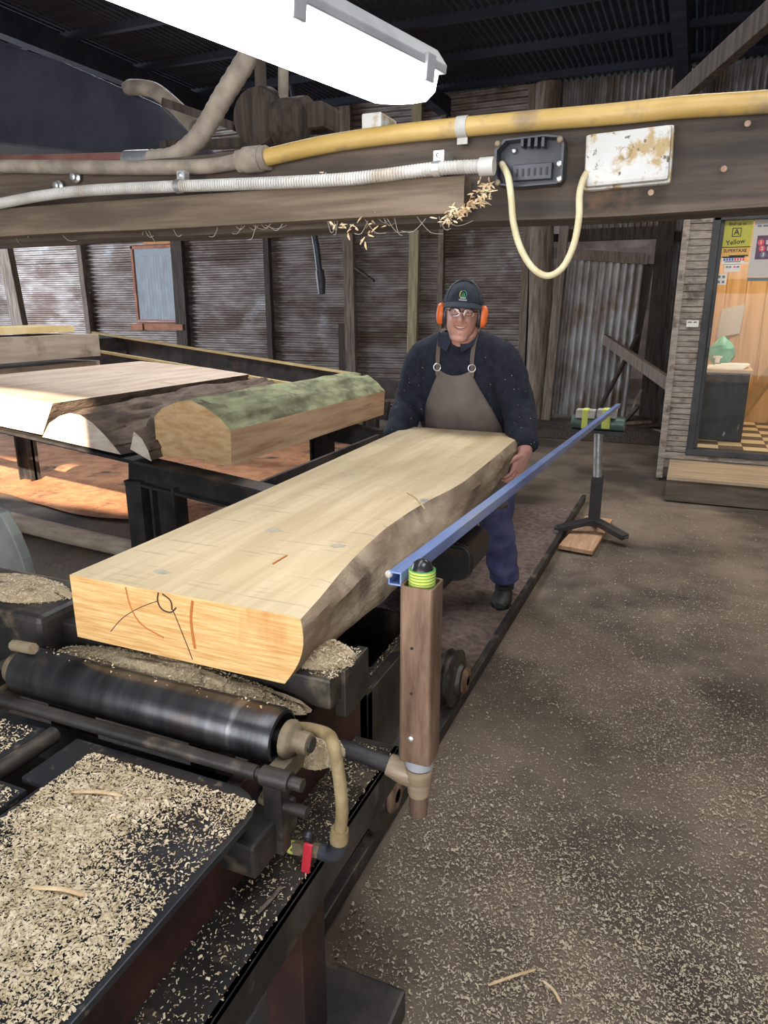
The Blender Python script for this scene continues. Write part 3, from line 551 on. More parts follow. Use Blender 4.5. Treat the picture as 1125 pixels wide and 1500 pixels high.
# motor cluster hanging behind the beam
mo = thing('hoist_motor','dark round-bodied hoist motor hanging in the roof space under the lamp','motor',at(420,180,Y=2.6))
Pm = lambda u,v: at(u,v,Y=2.6)
MB().lathe([(.05,-.06),(.10,-.05),(.115,0),(.10,.05),(.05,.06)],Pm(385,175),(0,1,0),18).build('drum','dark_wood',mo,smooth=True)
MB().lathe([(.05,-.08),(.09,-.06),(.09,.06),(.05,.08)],Pm(432,182),(1,0,0),16).build('gearbox','dark_wood',mo,smooth=True)
MB().box(Pm(440,195)+Vector((0,-.05,0)),Pm(482,150)+Vector((.0,.1,0))).build('motor_body','dark_wood',mo,bevel=.02)
MB().tube([Pm(384,172),Vector((Pm(384,112).x,2.6,ROOF-.02))],.022,10).build('suspension_rod','dark_wood',mo,smooth=True); MB().tube([Pm(415,172),Pm(415,60)],.02,10).build('suspension_rod','grey_pipe',mo,smooth=True)
MB().bar(Pm(240,214),Pm(490,205),.05,.03).build('mount_bar','dark_wood',mo)
# corrugated flexible conduit
Pc = lambda u,v: at(u,v,Y=YF-.085)
cd = thing('flexible_conduit','grey ribbed flexible conduit clipped along the batten','conduit',Pc(440,265))
base = bez([Pc(-30,303),Pc(0,298),Pc(60,287),Pc(130,279),Pc(260,273),Pc(400,268),Pc(500,263),Pc(560,257),Pc(640,247),Pc(722,243)],60)
acc = [0]; 
for i in range(1,len(base)): acc.append(acc[-1]+(base[i]-base[i-1]).length)
pts = []; n_ = int(acc[-1]/.0035)
for k in range(n_):
    t = acc[-1]*k/n_; i = min(max(np.searchsorted(acc,t)-1,0),len(base)-2); f = (t-acc[i])/max(acc[i+1]-acc[i],1e-6); pts.append(base[i].lerp(base[i+1],f))
MB().tube(pts,[.0150 if i%2 else .0125 for i in range(len(pts))],10).build('ribbed_tube','conduit',cd,smooth=True)
for u,v in ((262,273),(640,247)):
    q = Pc(u,v); MB().tube([q+Vector((-.008,0,0)),q+Vector((.008,0,0))],.0165,12).box((q.x-.012,YF-.075,q.z+.01),(q.x+.012,YF-.055 if u<600 else YF-.0,q.z+.038)).build('saddle','zinc',cd,smooth=True)
    MB().lathe([(.006,0),(.006,.004),(.002,.006)],(q.x,YF-.075,q.z+.028),(0,-1,0),8).build('screw','zinc',cd)
MB().tube([Pc(703,244.5),Pc(724,243)],.0185,14).build('gland','conduit',cd,smooth=True)
for k,(u,v) in enumerate([(83,272),(108,259)]):
    q = at(u,v,Y=YF-.02); tag(MB().lathe([(.008,.02),(.008,0),(.016,-.004),(.016,-.010),(.010,-.014),(.010,-.022),(.004,-.024)],(q.x,YF-.004,q.z),(0,1,0),10).build('bolt','zinc',smooth=True),['left','right'][k]+' of two rusty bolts on the beam above the conduit','bolt')
# open black junction box
Pj = lambda u,v: at(u,v,Y=YF-.03)
def rect(uvs): return [Pj(u,v) for u,v in uvs]
jb = thing('open_junction_box','open black plastic junction box without its lid on the tie beam','junction box',Pj(778,238))
body = rect([(728,222),(742,207),(800,200),(826,202),(829,215),(826,262),(818,271),(760,276),(732,273),(727,258)])
b = MB(); yb = YF-.004
inner = [Vector((p.x,0,p.z)) for p in body]; cc = sum(inner,Vector())/len(inner)
def rg(s_,y): return [Vector((cc.x+(p.x-cc.x)*s_, y, cc.z+(p.z-cc.z)*s_)) for p in inner]
b.loft([rg(1.0,yb),rg(1.0,YF-.052),rg(.93,YF-.052),rg(.92,YF-.018)]); b.build('shell','black_plastic',jb)
sA,sB = Pj(752,245),Pj(808,262)
ts = MB().box((sA.x,YF-.036,sB.z),(sB.x,YF-.02,sA.z+.004)).build('terminal_strip','black_plastic',jb,bevel=.002)
for k in range(6): MB().box((sA.x+.008+k*.0128,YF-.0375,(sA.z+sB.z)/2-.006),(sA.x+.0125+k*.0128,YF-.0355,(sA.z+sB.z)/2+.009)).build('terminal_slot','ink',ts)
for u,v in ((733,214),(823,208),(822,243),(822,265),(733,270),(752,220)):
    q = Pj(u,v); MB().lathe([(.0065,0),(.0065,-.006),(.004,-.008)],(q.x,YF-.05 if u!=752 else YF-.02,q.z),(0,1,0),10).build('screw','zinc' if u in (752,822) else 'brass',jb,smooth=True)
for k in range(4): q = Pj(768+k*10,208); MB().box((q.x-.003,YF-.05,q.z-.012),(q.x+.003,YF-.02,q.z+.006)).build('rib','black_plastic',jb)
# white lid
wl_ = thing('white_junction_box','stained white plastic junction box with a round knockout on the tie beam','junction box',Pj(922,230))
A,B_ = Pj(862,197),Pj(978,268); tilt = Matrix.Rotation(math.radians(-1.8),3,'Y')
MB().box((A.x-.004,YF-.03,B_.z-.003),(B_.x+.004,YF-.003,A.z+.003),tilt).build('base','white_plastic',wl_,bevel=.006)
lid = MB().box((A.x,YF-.052,B_.z+.001),(B_.x,YF-.03,A.z-.001),tilt).build('lid','white_plastic',wl_,bevel=.007)
q = Pj(917,226); MB().lathe([(.0125,0),(.0125,.0025),(.010,.0035),(.009,.0015)],(q.x,YF-.052,q.z),(0,-1,0),18).build('knockout','white_plastic',lid,smooth=True)
# cable loop
Pk = lambda u,v,y: at(u,v,Y=y)
tag(MB().tube(bez([Pk(735,240,YF-.03),Pk(744,258,YF-.075),Pk(749,290,YF-.085),Pk(752,325,YF-.085),Pk(762,362,YF-.085),Pk(780,392,YF-.085),Pk(802,404,YF-.085),Pk(824,392,YF-.085),Pk(840,360,YF-.085),Pk(848,320,YF-.085),Pk(849,285,YF-.08),Pk(855,262,YF-.06),Pk(864,247,YF-.018)],6),.0072,10).build('cable_loop','cable',smooth=True),'cream cable hanging in a loop between the two junction boxes','cable')
for k,(u,v) in enumerate([(1094,183),(1060,248),(955,282)]):
    q = at(u,v,Y=YF); tag(MB().tube([q+Vector((0,.01,0)),q+Vector((0,-.03,-.004))],.0026,6).tube([q+Vector((0,-.03,-.004)),q+Vector((0,-.032,-.004))],.006,8).build('nail','rust'),['topmost bent nail in the right of the tie beam','nail below the white junction box, farthest right','nail just under the white junction box'][k],'nail')
# dry shavings and cobweb caught on the beam
def shreds(name,label,spots,m,n,sp,ln):
    b = MB()
    for (u,v) in spots:
        c0 = at(u,v,Y=YF-.07)
        for k in range(n):
            p = c0+Vector((random.gauss(0,sp),random.gauss(0,.008),random.gauss(0,sp*.6))); dd = Vector((random.uniform(-1,1),random.uniform(-.6,.6),random.uniform(-1,.4))).normalized()*random.uniform(.4,1)*ln
            e = dd.orthogonal().normalized()*ln*.13; mid = p+dd*.5+Vector((0,-.3*ln,0))*.5
            b.add([p-e*.4,p+e*.4,mid-e,mid+e,p+dd-e*.3,p+dd+e*.3],[(0,2,3,1),(2,4,5,3)])
    return tag(b.build(name,m,fix=False),label,'debris',kind='stuff')
shreds('wood_shavings','dry wood shavings snagged below the open junction box',[(713,272),(708,284),(700,294),(690,300),(680,305),(668,312),(656,320)],'leaf',22,.009,.020)
shreds('hanging_shavings','dry curled shavings hanging under the batten left of the man',[(490,332),(505,325),(520,335),(538,318),(552,330),(545,345)],'leaf',4,.014,.022)
shreds('caught_shavings','few dry shavings lying along the ribbed conduit',[(470,262),(480,260),(530,258),(600,250),(700,250)],'leaf',5,.012,.014)
b = MB()
for k in range(34):
    u = random.uniform(0,720); q = at(u,336-.03*u+random.uniform(-3,3),Y=YF-.03); e = q+Vector((random.uniform(-.07,.07),random.uniform(-.02,.05),random.uniform(-.05,.005)))
    b.tube(bez([q,q.lerp(e,.5)+Vector((0,0,-.015)),e],3),.0008,4)
tag(b.build('cobwebs','web',fix=False),'dusty cobweb strands hanging along the bottom of the tie beam','cobweb',kind='stuff')

# ------------------------------------------------------------ fluorescent lamp
E0 = Vector((-.655,1.50,1.893)); dirL = Vector((-.215,-.976,.0)).normalized(); side = Vector((.976,-.215,0)); upL = Vector((0,0,1))
rl = Matrix.Rotation(math.radians(-6),3,dirL); side = rl@side; upL = rl@upL
lp = thing('fluorescent_lamp','bright fluorescent batten lamp with a clear diffuser hanging above the beam','lamp',E0)
def lring(s_,prof): return [E0+dirL*s_+side*x+upL*z for x,z in prof]
dif = [(0,.052),(.004,.02),(.024,.003),(.06,0),(.10,0),(.136,.003),(.156,.02),(.16,.052)]
def shrink(p,f): return [(.08+(x-.08)*f,.05+(z-.05)*f) for x,z in p]
MB().loft([lring(0,shrink(dif,.80)),lring(.012,shrink(dif,.95)),lring(.03,dif),lring(1.22,dif),lring(1.25,shrink(dif,.8))]).build('diffuser','lamp',lp,smooth=40)
MB().loft([lring(-.004,[(-.004,.053),(-.004,.068),(.02,.095),(.14,.095),(.164,.068),(.164,.053)]),lring(1.25,[(-.004,.053),(-.004,.068),(.02,.095),(.14,.095),(.164,.068),(.164,.053)])]).build('housing','lamp_body',lp,bevel=.003)
for s_ in (.06,.42,.80,1.15):
    for x in (.165,-.005): p = E0+dirL*s_+side*x+upL*.05; MB().bar(p-dirL*.014,p+dirL*.014,.010,.045,up=upL).build('clip','lamp_body',lp,bevel=.002)
for s_ in (.25,1.0): p = E0+dirL*s_+side*.08+upL*.095; MB().tube([p,Vector((p.x,p.y,ROOF-.02))],.004,6).build('hanger_rod','zinc',lp)
MB().box(at(541,186,Y=YF)+Vector((-.02,.0,-.02)),at(541,186,Y=YF)+Vector((.03,.10,.03))).build('bracket','white_plastic',lp,bevel=.003)

# ============================================================ LOG DECK (slopes gently down towards the saw)
YD = 2.74
def deckz(x): return .75 + .107*(-2.43 - x)
dk = thing('log_deck','black steel log deck frame carrying the logs at left','log deck',(-3.2,YD,0))
def rail(y,x0,x1,name,w=.07,h=.14,drop=0.0,m='deck_steel',par=None):
    return MB().bar((x0,y,deckz(x0)-h/2-drop),(x1,y,deckz(x1)-h/2-drop),w,h).build(name,m,par or dk,bevel=.004)
r0 = rail(YD+.06,-2.6,-1.42,'front_rail',.05,.10,.02); MB().bar((-2.6,YD+.05,deckz(-2.6)-.125),(-1.42,YD+.05,deckz(-1.42)-.125),.11,.012).build('flange','deck_steel',r0); rail(YD+.16,-5.6,-2.6,'front_rail',.05,.06,.015)
MB().bar((-5.6,YD+.05,deckz(-5.6)-.008),(-1.42,YD+.05,deckz(-1.42)-.008),.12,.014).build('flange','deck_steel',r0)
rail(4.45,-6.4,-1.9,'middle_rail',.06,.14)
rr = rail(6.75,-6.6,-2.2,'rear_rail',.07,.18)
MB().bar((-6.6,6.70,deckz(-6.6)+.012),(-3.1,6.70,deckz(-3.1)+.012),.05,.022).build('sunlit_edge','yellow_edge',rr)  # yellow strip painting the sun along the rail top
rail(5.55,-6.5,-2.3,'inner_rail',.06,.16,.0)
MB().bar((-6.5,5.53,deckz(-6.5)+.012),(-2.9,5.53,deckz(-2.9)+.012),.05,.022).build('sunlit_edge','yellow_edge',dk)  # sunlit top of the inner rail, painted as a yellow strip
for x in (-6.3,):
    z = deckz(x)-.09; MB().bar((x,YD,z),(x,6.8,z),.07,.16).build('cross_member','deck_steel',dk,bevel=.004)
for x,y in ((-2.36,YD+.04),(-5.3,YD+.04),(-2.36,4.45),(-5.3,4.45),(-3.0,6.75),(-6.2,6.75)):
    z = deckz(x)-.11; lg = MB().box((x-.075,y-.012,0),(x+.075,y+.012,z)).box((x-.075,y-.05,0),(x-.06,y+.05,z)).box((x+.06,y-.05,0),(x+.075,y+.05,z)).build('leg','deck_steel',dk)
MB().box((-2.60,YD+.0,0),(-2.50,YD+.09,deckz(-2.5)-.11)).build('leg','deck_steel',dk,bevel=.003)
# short roller track between deck and saw
tr = thing('roller_track','short black track of small steel wheels right of the mossy cant','roller track',(-1.7,3.0,.6))
for x in (-1.86,-1.66): MB().bar((x,2.86,.66),(x,4.3,.66),.02,.05).build('side_bar','deck_steel',tr)
MB().bar((-1.9,3.05,.60),(-1.38,3.05,.60),.06,.07).build('cross_bar','deck_steel',tr); MB().bar((-1.9,4.2,.60),(-1.38,4.2,.60),.06,.07).build('cross_bar','deck_steel',tr)
for k in range(5):
    y = 3.0+.24*k
    for x in (-1.635,): MB().lathe([(.012,-.018),(.045,-.016),(.048,0),(.045,.016),(.012,.018)],(x+.02,y,.685),(1,0,0),16).build('wheel','galv',tr,smooth=True)
MB().box((-1.84,3.0,0),(-1.76,3.08,.565)).build('leg','deck_steel',tr); MB().box((-1.84,4.16,0),(-1.76,4.24,.565)).build('leg','deck_steel',tr)
pk = thing('dusty_plank_bed','dusty plank bed between the mossy cant and the big slab','bench',(-1.6,4.4,0))
for k in range(3): MB().box((-1.62+k*.13,3.2,.52),(-1.50+k*.13,6.2,.55)).build('plank','step',pk,bevel=.003)
for y in (3.4,6.0): MB().box((-1.6,y,0),(-1.26,y+.08,.52)).build('trestle','deck_steel',pk)

def prof(pts,y): return [at(u,v,Y=y) for u,v in pts]
def log(name,label,cat,front,y0,y1,mats,nseg=18,shift=(0,0),taper=1.0,wob=.012,fmat=None,sub=4,grp=None):
    # front: outline points at y0; lofted along Y with bark wobble; fmat(i)-> material index of the outline edge i
    base = front; c = sum(base,Vector())/len(base); ring0 = []; mi = []
    for i in range(len(base)):
        a,b_ = base[i],base[(i+1)%len(base)]
        for k in range(sub): ring0.append(a.lerp(b_,k/sub)); mi.append(fmat(i) if fmat else 0)
    rings = []
    for j in range(nseg+1):
        t = j/nseg; y = y0+(y1-y0)*t; s_ = 1+(taper-1)*t; r = []
        for i,p in enumerate(ring0):
            w = wob*(1 if mi[i] == 0 else .05)*(0 if j == 0 else 1); d_ = Vector((p.x-c.x,0,p.z-c.z)); dn = d_.normalized()
            q = c + d_*s_ + dn*w*(nz(i*.35,y*2.2,len(name)) + .5*nz(i*.9,y*6,3))*1.6
            r.append(Vector((q.x+shift[0]*t, y, q.z+shift[1]*t)))
        rings.append(r)
    b = MB(); n = len(ring0)
    b.v = [p for r in rings for p in r]
    for j in range(nseg):
        for k in range(n): k2 = (k+1)%n; b.f.append((j*n+k,j*n+k2,(j+1)*n+k2,(j+1)*n+k)); b.mi.append(mi[k])
    b.f += [tuple(range(n))[::-1],tuple(nseg*n+k for k in range(n))]; b.mi += [len(mats)-1]*2
    zmin = min(p[2] for p in b.v)
    return tag(b.build(name,mats,smooth=35),label,cat,grp)
# mossy cant with a fresh sawn side
F = prof([(226,611),(237,598),(260,588.5),(280,586.6),(299,596),(323,613),(338,631),(339,683),(301,678.5),(300,673),(230,667)],2.83)
log('mossy_cant','cant with green mossy bark on top and fresh sawn right side','log',F,2.83,4.75,['moss','cant_side','cant_end'],shift=(.0,-.01),wob=.014,fmat=lambda i: 1 if i in (6,7,8,9,10) else 0,taper=.97)
# wide flat slab on the left
F = [at(-120,560,Y=YD),at(0,576,Y=YD),at(63,588,Y=YD),at(77,591,Y=YD),at(62,637,Y=YD),at(0,624,Y=YD),at(-120,602,Y=YD)]
log('flat_slab','wide flat pinkish slab with dark bark edge on the deck','log',F,YD,4.55,['dark_bark','pink_top','pale_end'],wob=.010,fmat=lambda i: 1 if i in (0,1,2,4,5,6) else 0,shift=(.02,0))
# half-round log
F = prof([(62,640),(72,620),(88,609),(102,605),(118,608),(136,620),(152,636),(166,652),(177,666)],YD-.01)
log('half_round_log','half-round log with dark bark and pale cut end under the flat slab','log',F,YD-.01,4.5,['dark_bark','pale_end'],wob=.028,fmat=lambda i: 0,shift=(.0,.03))
F = prof([(196,632),(208,643),(217,660),(222,676),(206,667),(191,658)],YD+.0)
log('bark_wedge','small wedge-shaped slab with pale cut end beside the mossy cant','log',F,YD+.0,YD+.16,['dark_bark','pale_end'],wob=.012,fmat=lambda i: 0,shift=(0,.01))
log('bark_log','narrow dark bark pole lying behind the wedge between the two cants','log',[Vector((-2.545+.055*math.cos(t),2.93,.865+.085*math.sin(t))) for t in [-6.2832*k/10 for k in range(10)]],2.93,4.5,['dark_bark','dark_bark'],wob=.006,fmat=lambda i:0)
# stacked cants at the far left
def cant(name,label,uv,y0,y1,m,grp=None):
    pts = [at(u,v,Y=y1) for u,v in uv]
    xr,zt,zb = pts[0].x,pts[0].z,pts[1].z
    b = MB(); b.loft([[(xr-.45,y,zb+.01*nz(y*3)),(xr+.01*nz(y*2),y,zb),(xr+.01*nz(y*2,3),y,zt+.006*nz(y*4)),(xr-.45,y,zt)] for y in np.linspace(y0,y1,10)]).build
    return tag(b.build(name,m,smooth=30),label,'log')
cant('sawn_cant','lower of the grey sawn cants stacked at the far left',[(146,528),(150,551)],2.78,4.45,'grey_cant')
cant('bark_topped_cant','upper thick sawn cant with orange bark flecks on the left stack',[(144,489),(146,521)],2.78,4.42,'grey_cant')
cant('thin_board','thin board with bright yellow top lying on the left stack',[(108,477),(108,486)],2.78,4.3,'yellow_edge')
# pole lying on the floor
p0,p1 = at(-60,748,Z=.05),at(200,806,Z=.05)
tag(MB().tube([p0,p0.lerp(p1,.33)+Vector((0,0,.01)),p0.lerp(p1,.66),p1.lerp(p0,-.25)],[.058,.062,.06,.055],14).build('peeled_pole','pole',smooth=True),'pale peeled pole lying on the floor at left','pole')
# orange sawdust patch under the deck
tag(MB().grid(lambda u,v: (-9.0+6.6*u, 3.9+3.4*v+.3*nz(u*6), .012+.03*math.sin(math.pi*u)*math.sin(math.pi*v)*(1+nz(u*12,v*8))),60,36).build('orange_sawdust','orange_dust',smooth=True),'spread of orange sawdust on the floor under the log deck','sawdust',kind='stuff')

# ============================================================ THE SAWBENCH
ZS, ZB = .97, .83
# big slab
edge = [(440,905),(470,872),(500,835),(530,803),(565,772),(600,748),(635,728),(660,716),(680,704),(705,684),(730,664),(750,647),(765,636)]
bot = sorted((at(u,v,Z=ZB).y,at(u,v,Z=ZB).x) for u,v in [(410,1008),(450,972),(512,920),(560,880),(600,846),(640,812)]); by = [a for a,b in bot]+[2.9]; bx = [b for a,b in bot]+[-.66]
tp = sorted([(at(u,v,Z=ZS).y, at(u,v,Z=ZS).x) for u,v in edge]); ys = [a for a,b in tp]; xs = [b for a,b in tp]
Y0, Y1 = ys[0], ys[-1]
rings = []; mi = []
NS = 60
for j in range(NS+1):
    y = Y0+(Y1-Y0)*j/NS; xr = float(np.interp(y,ys,xs)); xlft = -1.15+.02*math.sin(y*1.4)
    r = [(xlft,y,ZS),(-1.0,y,ZS),(-.85,y,ZS),(xr-.02,y,ZS),(xr,y,ZS-.003)]
    for k in range(1,9):
        t = k/8; xb_ = float(np.interp(y,by,bx)); bul = .020*math.sin(t*math.pi)+(xb_-xr)*t; nn = (.012*nz(y*5,t*2.5)+.008*nz(y*13,t*6))*(0 if j == 0 else 1)
        r.append((xr+bul+nn,y,ZS-(ZS-ZB)*t))
    r += [(-.9,y,ZB),(xlft,y,ZB)]
    rings.append([Vector(p) for p in r])
n = len(rings[0]); b = MB(); b.v = [p for r in rings for p in r]
for j in range(NS):
    for k in range(n): k2 = (k+1)%n; b.f.append((j*n+k,j*n+k2,(j+1)*n+k2,(j+1)*n+k)); b.mi.append(2 if 4 <= k <= 11 else 0)
b.f += [tuple(range(n))[::-1],tuple(NS*n+k for k in range(n))]; b.mi += [1,1]
slab = tag(b.build('timber_slab',['slab_top','slab_end','bark_edge'],smooth=35),'big thick freshly sawn timber slab on the bench held by the man','slab')
def on_end(uv): return [at(u,v,Y=Y0-.0004) for u,v in uv]
M['crack'] = mat('heart_crack',(.06,.03,.015)); M['resin'] = mat('resin_vein',(.50,.17,.03))
MB().tube(bez(on_end([(232,868),(231,880),(237,892),(250,897),(258,890)]),4),.0016,6).tube(bez(on_end([(238,870),(250,880),(252,893)]),4),.0016,6).build('knot','crack',slab)
for uv in ([(253,893),(262,915),(274,945),(282,966)],[(232,880),(205,890),(180,905),(162,925)]): MB().tube(bez(on_end(uv),4),.0009,5).build('crack','crack',slab)
MB().tube(bez(on_end([(184,860),(192,890),(208,915),(240,934)]),5),.0016,6).build('resin_vein','resin',slab); MB().tube(bez(on_end([(282,880),(280,910),(286,950)]),5),.0028,6).build('resin_vein','resin',slab)
M['stain'] = mat('blue_grey_stain',(.40,.355,.28),(.54,.46,.34),.8,scale=50)
for k,(u,v,a_,b_) in enumerate([(402,777,.020,.010),(495,800,.017,.008),(238,838,.022,.006)]):
    q = at(u,v,Z=ZS); MB().loft([[q+Vector((a_*f*math.cos(t)*(1+.7*nz(2*math.cos(t),k+2*math.sin(t))),b_*1.8*f*math.sin(t)*(1+.7*nz(2*math.cos(t),k+2*math.sin(t),2)),zz)) for t in [6.283*i/18 for i in range(18)]] for f,zz in ((1,.0002),(.9,.0006))]).build('stain','stain',slab)
q0,q1 = at(400,826,Z=ZS+.001),at(420,814,Z=ZS+.001); MB().tube([q0,q1],.0022,5).build('resin_vein','resin',slab)
tag(MB().tube(bez([at(596,722,Z=ZS+.0012),at(610,730,Z=ZS+.003),at(622,745,Z=ZS+.0012)],4),.0016,5).build('wood_sliver','leaf'),'pale thin sliver of wood lying on the big slab','sliver')

sb = thing('sawbench','black steel sawbench with roller table and side girder at front left','sawbench',(-1.0,.9,0))
# roller
RX0,RX1,RY,RZ,RR = -1.235,-.60,.955,.757,.052
MB().lathe([(.02,-.004),(RR-.014,-.002),(RR-.002,.004),(RR,.01),(RR,RX1-RX0-.01),(RR-.003,RX1-RX0-.002),(RR-.008,RX1-RX0),(RR-.010,RX1-RX0-.02),(.02,RX1-RX0-.02)],(RX0,RY,RZ),(1,0,0),40).build('roller','roller',sb,smooth=30)
MB().tube([(RX0-.06,RY,RZ),(RX1+.06,RY,RZ)],.014,12).build('roller_shaft','steel',sb,smooth=True)
be = MB().lathe([(.018,0),(.034,.003),(.036,.012),(.030,.020),(.022,.022),(.018,.030)],(RX1+.004,RY,RZ),(1,0,0),20).lathe([(.020,.03),(.022,.034),(.020,.05),(.010,.052)],(RX1+.004,RY,RZ),(1,0,0),16).box((RX1-.0,RY-.05,RZ-.06),(RX1+.03,RY+.05,RZ-.025)).build('bearing','brass',sb,smooth=True)
MB().lathe([(.018,0),(.034,.003),(.036,.012),(.022,.022)],(RX0-.03,RY,RZ),(1,0,0),20).box((RX0-.03,RY-.05,RZ-.06),(RX0-.01,RY+.05,RZ-.025)).build('bearing','brass',sb,smooth=True)
# rod along the roller and its lugs
zr = .742; yr = .868
MB().tube([(-1.75,yr,zr),(-.60,yr,zr)],.0125,12).tube([(-.60,yr,zr),(-.585,yr,zr)],.009,12).build('rod','steel',sb,smooth=True)
lug = MB().tube([(-.588,yr,zr),(-.535,yr,zr)],.017,14).box((-.582,yr-.012,.60),(-.548,yr+.014,zr)).build('lug','steel',sb,smooth=35)
MB().tube([(-.54,yr,zr),(-.512,yr,zr)],.011,10).build('pin','steel',lug,smooth=True); MB().tube([(-.56,yr,zr-.05),(-.505,yr,zr-.05)],.010,10).build('pin','steel',lug,smooth=True)
MB().box((-.70,.79,.60),(-.56,.93,.665)).build('bearing_block','steel',sb,bevel=.008)
MB().lathe([(.020,0),(.020,.006),(.012,.008),(.012,.02),(.006,.022)],(-.60,.90,.665),(0,0,1),6).build('nut','brass',sb)
# table plates
zp = .725
def plate(name,poly): return MB().prism([(x,y,zp-.012) for x,y in poly],(0,0,.012)).build(name,'plate',sb,bevel=.002)
cor = [(-.56-.07*(1-math.cos(a)),.835-.07*(1-math.sin(a))) for a in [math.pi/2*k/8 for k in range(9)]]
cor = [(-.63+.07*math.cos(a),.775+.07*math.sin(a)) for a in [math.pi/2*k/8 for k in range(9)]]
plate('table_plate',[(-.56,.05)]+cor+[(-.98,.845),(-.98,.72),(-.93,.72),(-.93,.05)])
plate('table_plate',[(-.945,.05),(-.945,.70),(-1.03,.70),(-1.03,.05)]); plate('table_plate',[(-1.06,.05),(-1.06,.845),(-1.9,.845),(-1.9,.05)])
MB().tube([(-1.045,.12,zp-.012),(-1.045,.85,zp-.012)],.017,12).build('table_bar','steel',sb,smooth=True)
# girders, flange, legs
MB().box((-1.9,.05,.40),(-.62,.10,.70)).box((-.66,.05,.38),(-.63,1.35,.712)).build('side_girder','red_steel',sb,bevel=.004)
MB().box((-.66,.05,.515),(-.52,1.32,.53)).box((-.532,.05,.44),(-.52,1.32,.53)).build('flange','steel',sb,bevel=.002)
MB().box((-.63,.90,0),(-.545,.99,.515)).build('leg','red_steel',sb,bevel=.003); MB().box((-.65,.10,0),(-.56,.19,.515)).build('leg','red_steel',sb,bevel=.003); MB().box((-1.75,.9,0),(-1.65,1.0,.40)).build('leg','steel',sb); MB().box((-1.75,.1,0),(-1.65,.2,.40)).build('leg','steel',sb)
MB().box((-1.9,.90,.40),(-.64,1.0,.60)).build('cross_girder','steel',sb,bevel=.004)
MB().box((-.70,.86,0),(-.42,1.12,.075)).build('foot_block','steel',sb,bevel=.008)
# bar the slab rests on
MB().box((-1.55,1.055,.765),(-.555,1.20,.829)).build('support_bar','steel',sb,bevel=.006)
MB().box((-.57,1.10,.725),(-.545,1.21,.828)).build('bar_end_plate','steel',sb,bevel=.004)
MB().box((-1.45,2.70,.735),(-.75,2.80,.829)).build('support_bar','steel',sb,bevel=.006); MB().box((-1.45,1.9,.735),(-.75,2.0,.829)).build('support_bar','steel',sb,bevel=.006)
for x in (-1.42,-.98): MB().box((x,1.1,.60),(x+.07,2.85,.735)).build('bed_girder','steel',sb,bevel=.004)
for y in (1.15,2.72):
    for x in (-1.42,-.98): MB().box((x,y,.0),(x+.07,y+.08,.60)).build('bed_leg','steel',sb)
# trough with dark open top
tX0,tX1,tY0,tY1,tZ = -.97,-.66,1.42,1.88,.60
MB().box((tX0,tY0,.36),(tX1,tY0+.02,tZ)).box((tX0,tY1-.02,.36),(tX1,tY1,tZ)).box((tX0,tY0,.36),(tX0+.02,tY1,tZ)).box((tX1-.02,tY0,.36),(tX1,tY1,tZ)).box((tX0,tY0,.34),(tX1,tY1,.36)).build('trough','steel',sb,bevel=.003)
MB().box((tX1-.04,tY0-.03,.30),(tX1+.03,tY0+.0,.61)).box((tX1,tY0-.03,.36),(tX1+.03,tY1,.60)).build('trough_plate','steel',sb,bevel=.003)
MB().box((-.95,1.22,.62),(-.70,1.40,.70)).build('cross_angle','steel',sb,bevel=.004)
# black guarded end under the slab with its chain edge
ge = MB(); gx0,gx1,gz0,gz1,gy = -1.05,-.73,.42,.575,2.62
pg = [(gx0,gz0),(gx1-.06,gz0)]+[(gx1-.06+.06*math.sin(a),gz0+.06-.06*math.cos(a)) for a in [math.pi/2*k/6 for k in range(1,7)]]+[(gx1,gz1-.05)]+[(gx1-.05+.05*math.cos(a),gz1-.05+.05*math.sin(a)) for a in [math.pi/2*k/6 for k in range(1,7)]]+[(gx0,gz1)]
g_ = ge.prism([(x,gy,z) for x,z in pg],(0,.30,0)).build('chain_guard','black_paint',sb,bevel=.004)
MB().box((gx0,gy-.008,gz1-.05),(gx1-.03,gy,gz1-.012)).build('guard_strip','steel',g_)
for k in range(len(pg)-1):
    a,b_ = Vector((pg[k][0],gy+.03,pg[k][1])),Vector((pg[k+1][0],gy+.03,pg[k+1][1])); nn = max(1,int((b_-a).length/.016))
    for i in range(nn): 
        if (k+i)%1 == 0: q = a.lerp(b_,(i+.5)/nn); MB().box(q-Vector((.005,.014,.005)),q+Vector((.005,.014,.005))).build('chain_link','steel',g_)
MB().tube(bez([(-.90,gy+.02,.43),(-.895,gy-.02,.33),(-.87,gy-.03,.26)],5),.012,8).tube(bez([(-.885,gy+.02,.43),(-.87,gy-.01,.34),(-.84,gy-.02,.27)],5),.009,8).build('cable','black_plastic',sb,smooth=True)
MB().bar((-1.0,2.9,.30),(-.80,1.5,.30),.03,.06).build('inner_rail','steel',sb)
# left block, bolt
MB().box((-1.75,1.0,.70),(-1.22,1.20,.86)).box((-1.85,.96,.70),(-1.45,1.02,.84)).build('side_block','steel',sb,bevel=.015); q = at(20,945,Y=.95)
MB().tube([q,q+Vector((.07,-.01,.01))],.012,8).build('bolt','brass',sb,smooth=True)
# wheels on the floor rail
def wheel(y,z):
    o = MB().lathe([(.02,-.035),(.105,-.03),(.110,-.02),(.085,-.014),(.085,.0),(.110,.006),(.112,.018),(.100,.024),(.060,.026),(.055,.040),(.03,.045)],(-.70,y,z),(1,0,0),28).build('wheel','steel',sb,smooth=35)
    MB().tube([(-.85,y,z),(-.64,y,z)],.02,10).lathe([(.05,.045),(.052,.05),(.04,.06)],(-.70,y,z),(1,0,0),16).build('hub','rust',o,smooth=True)
wheel(2.33,.145); wheel(1.62,.145)
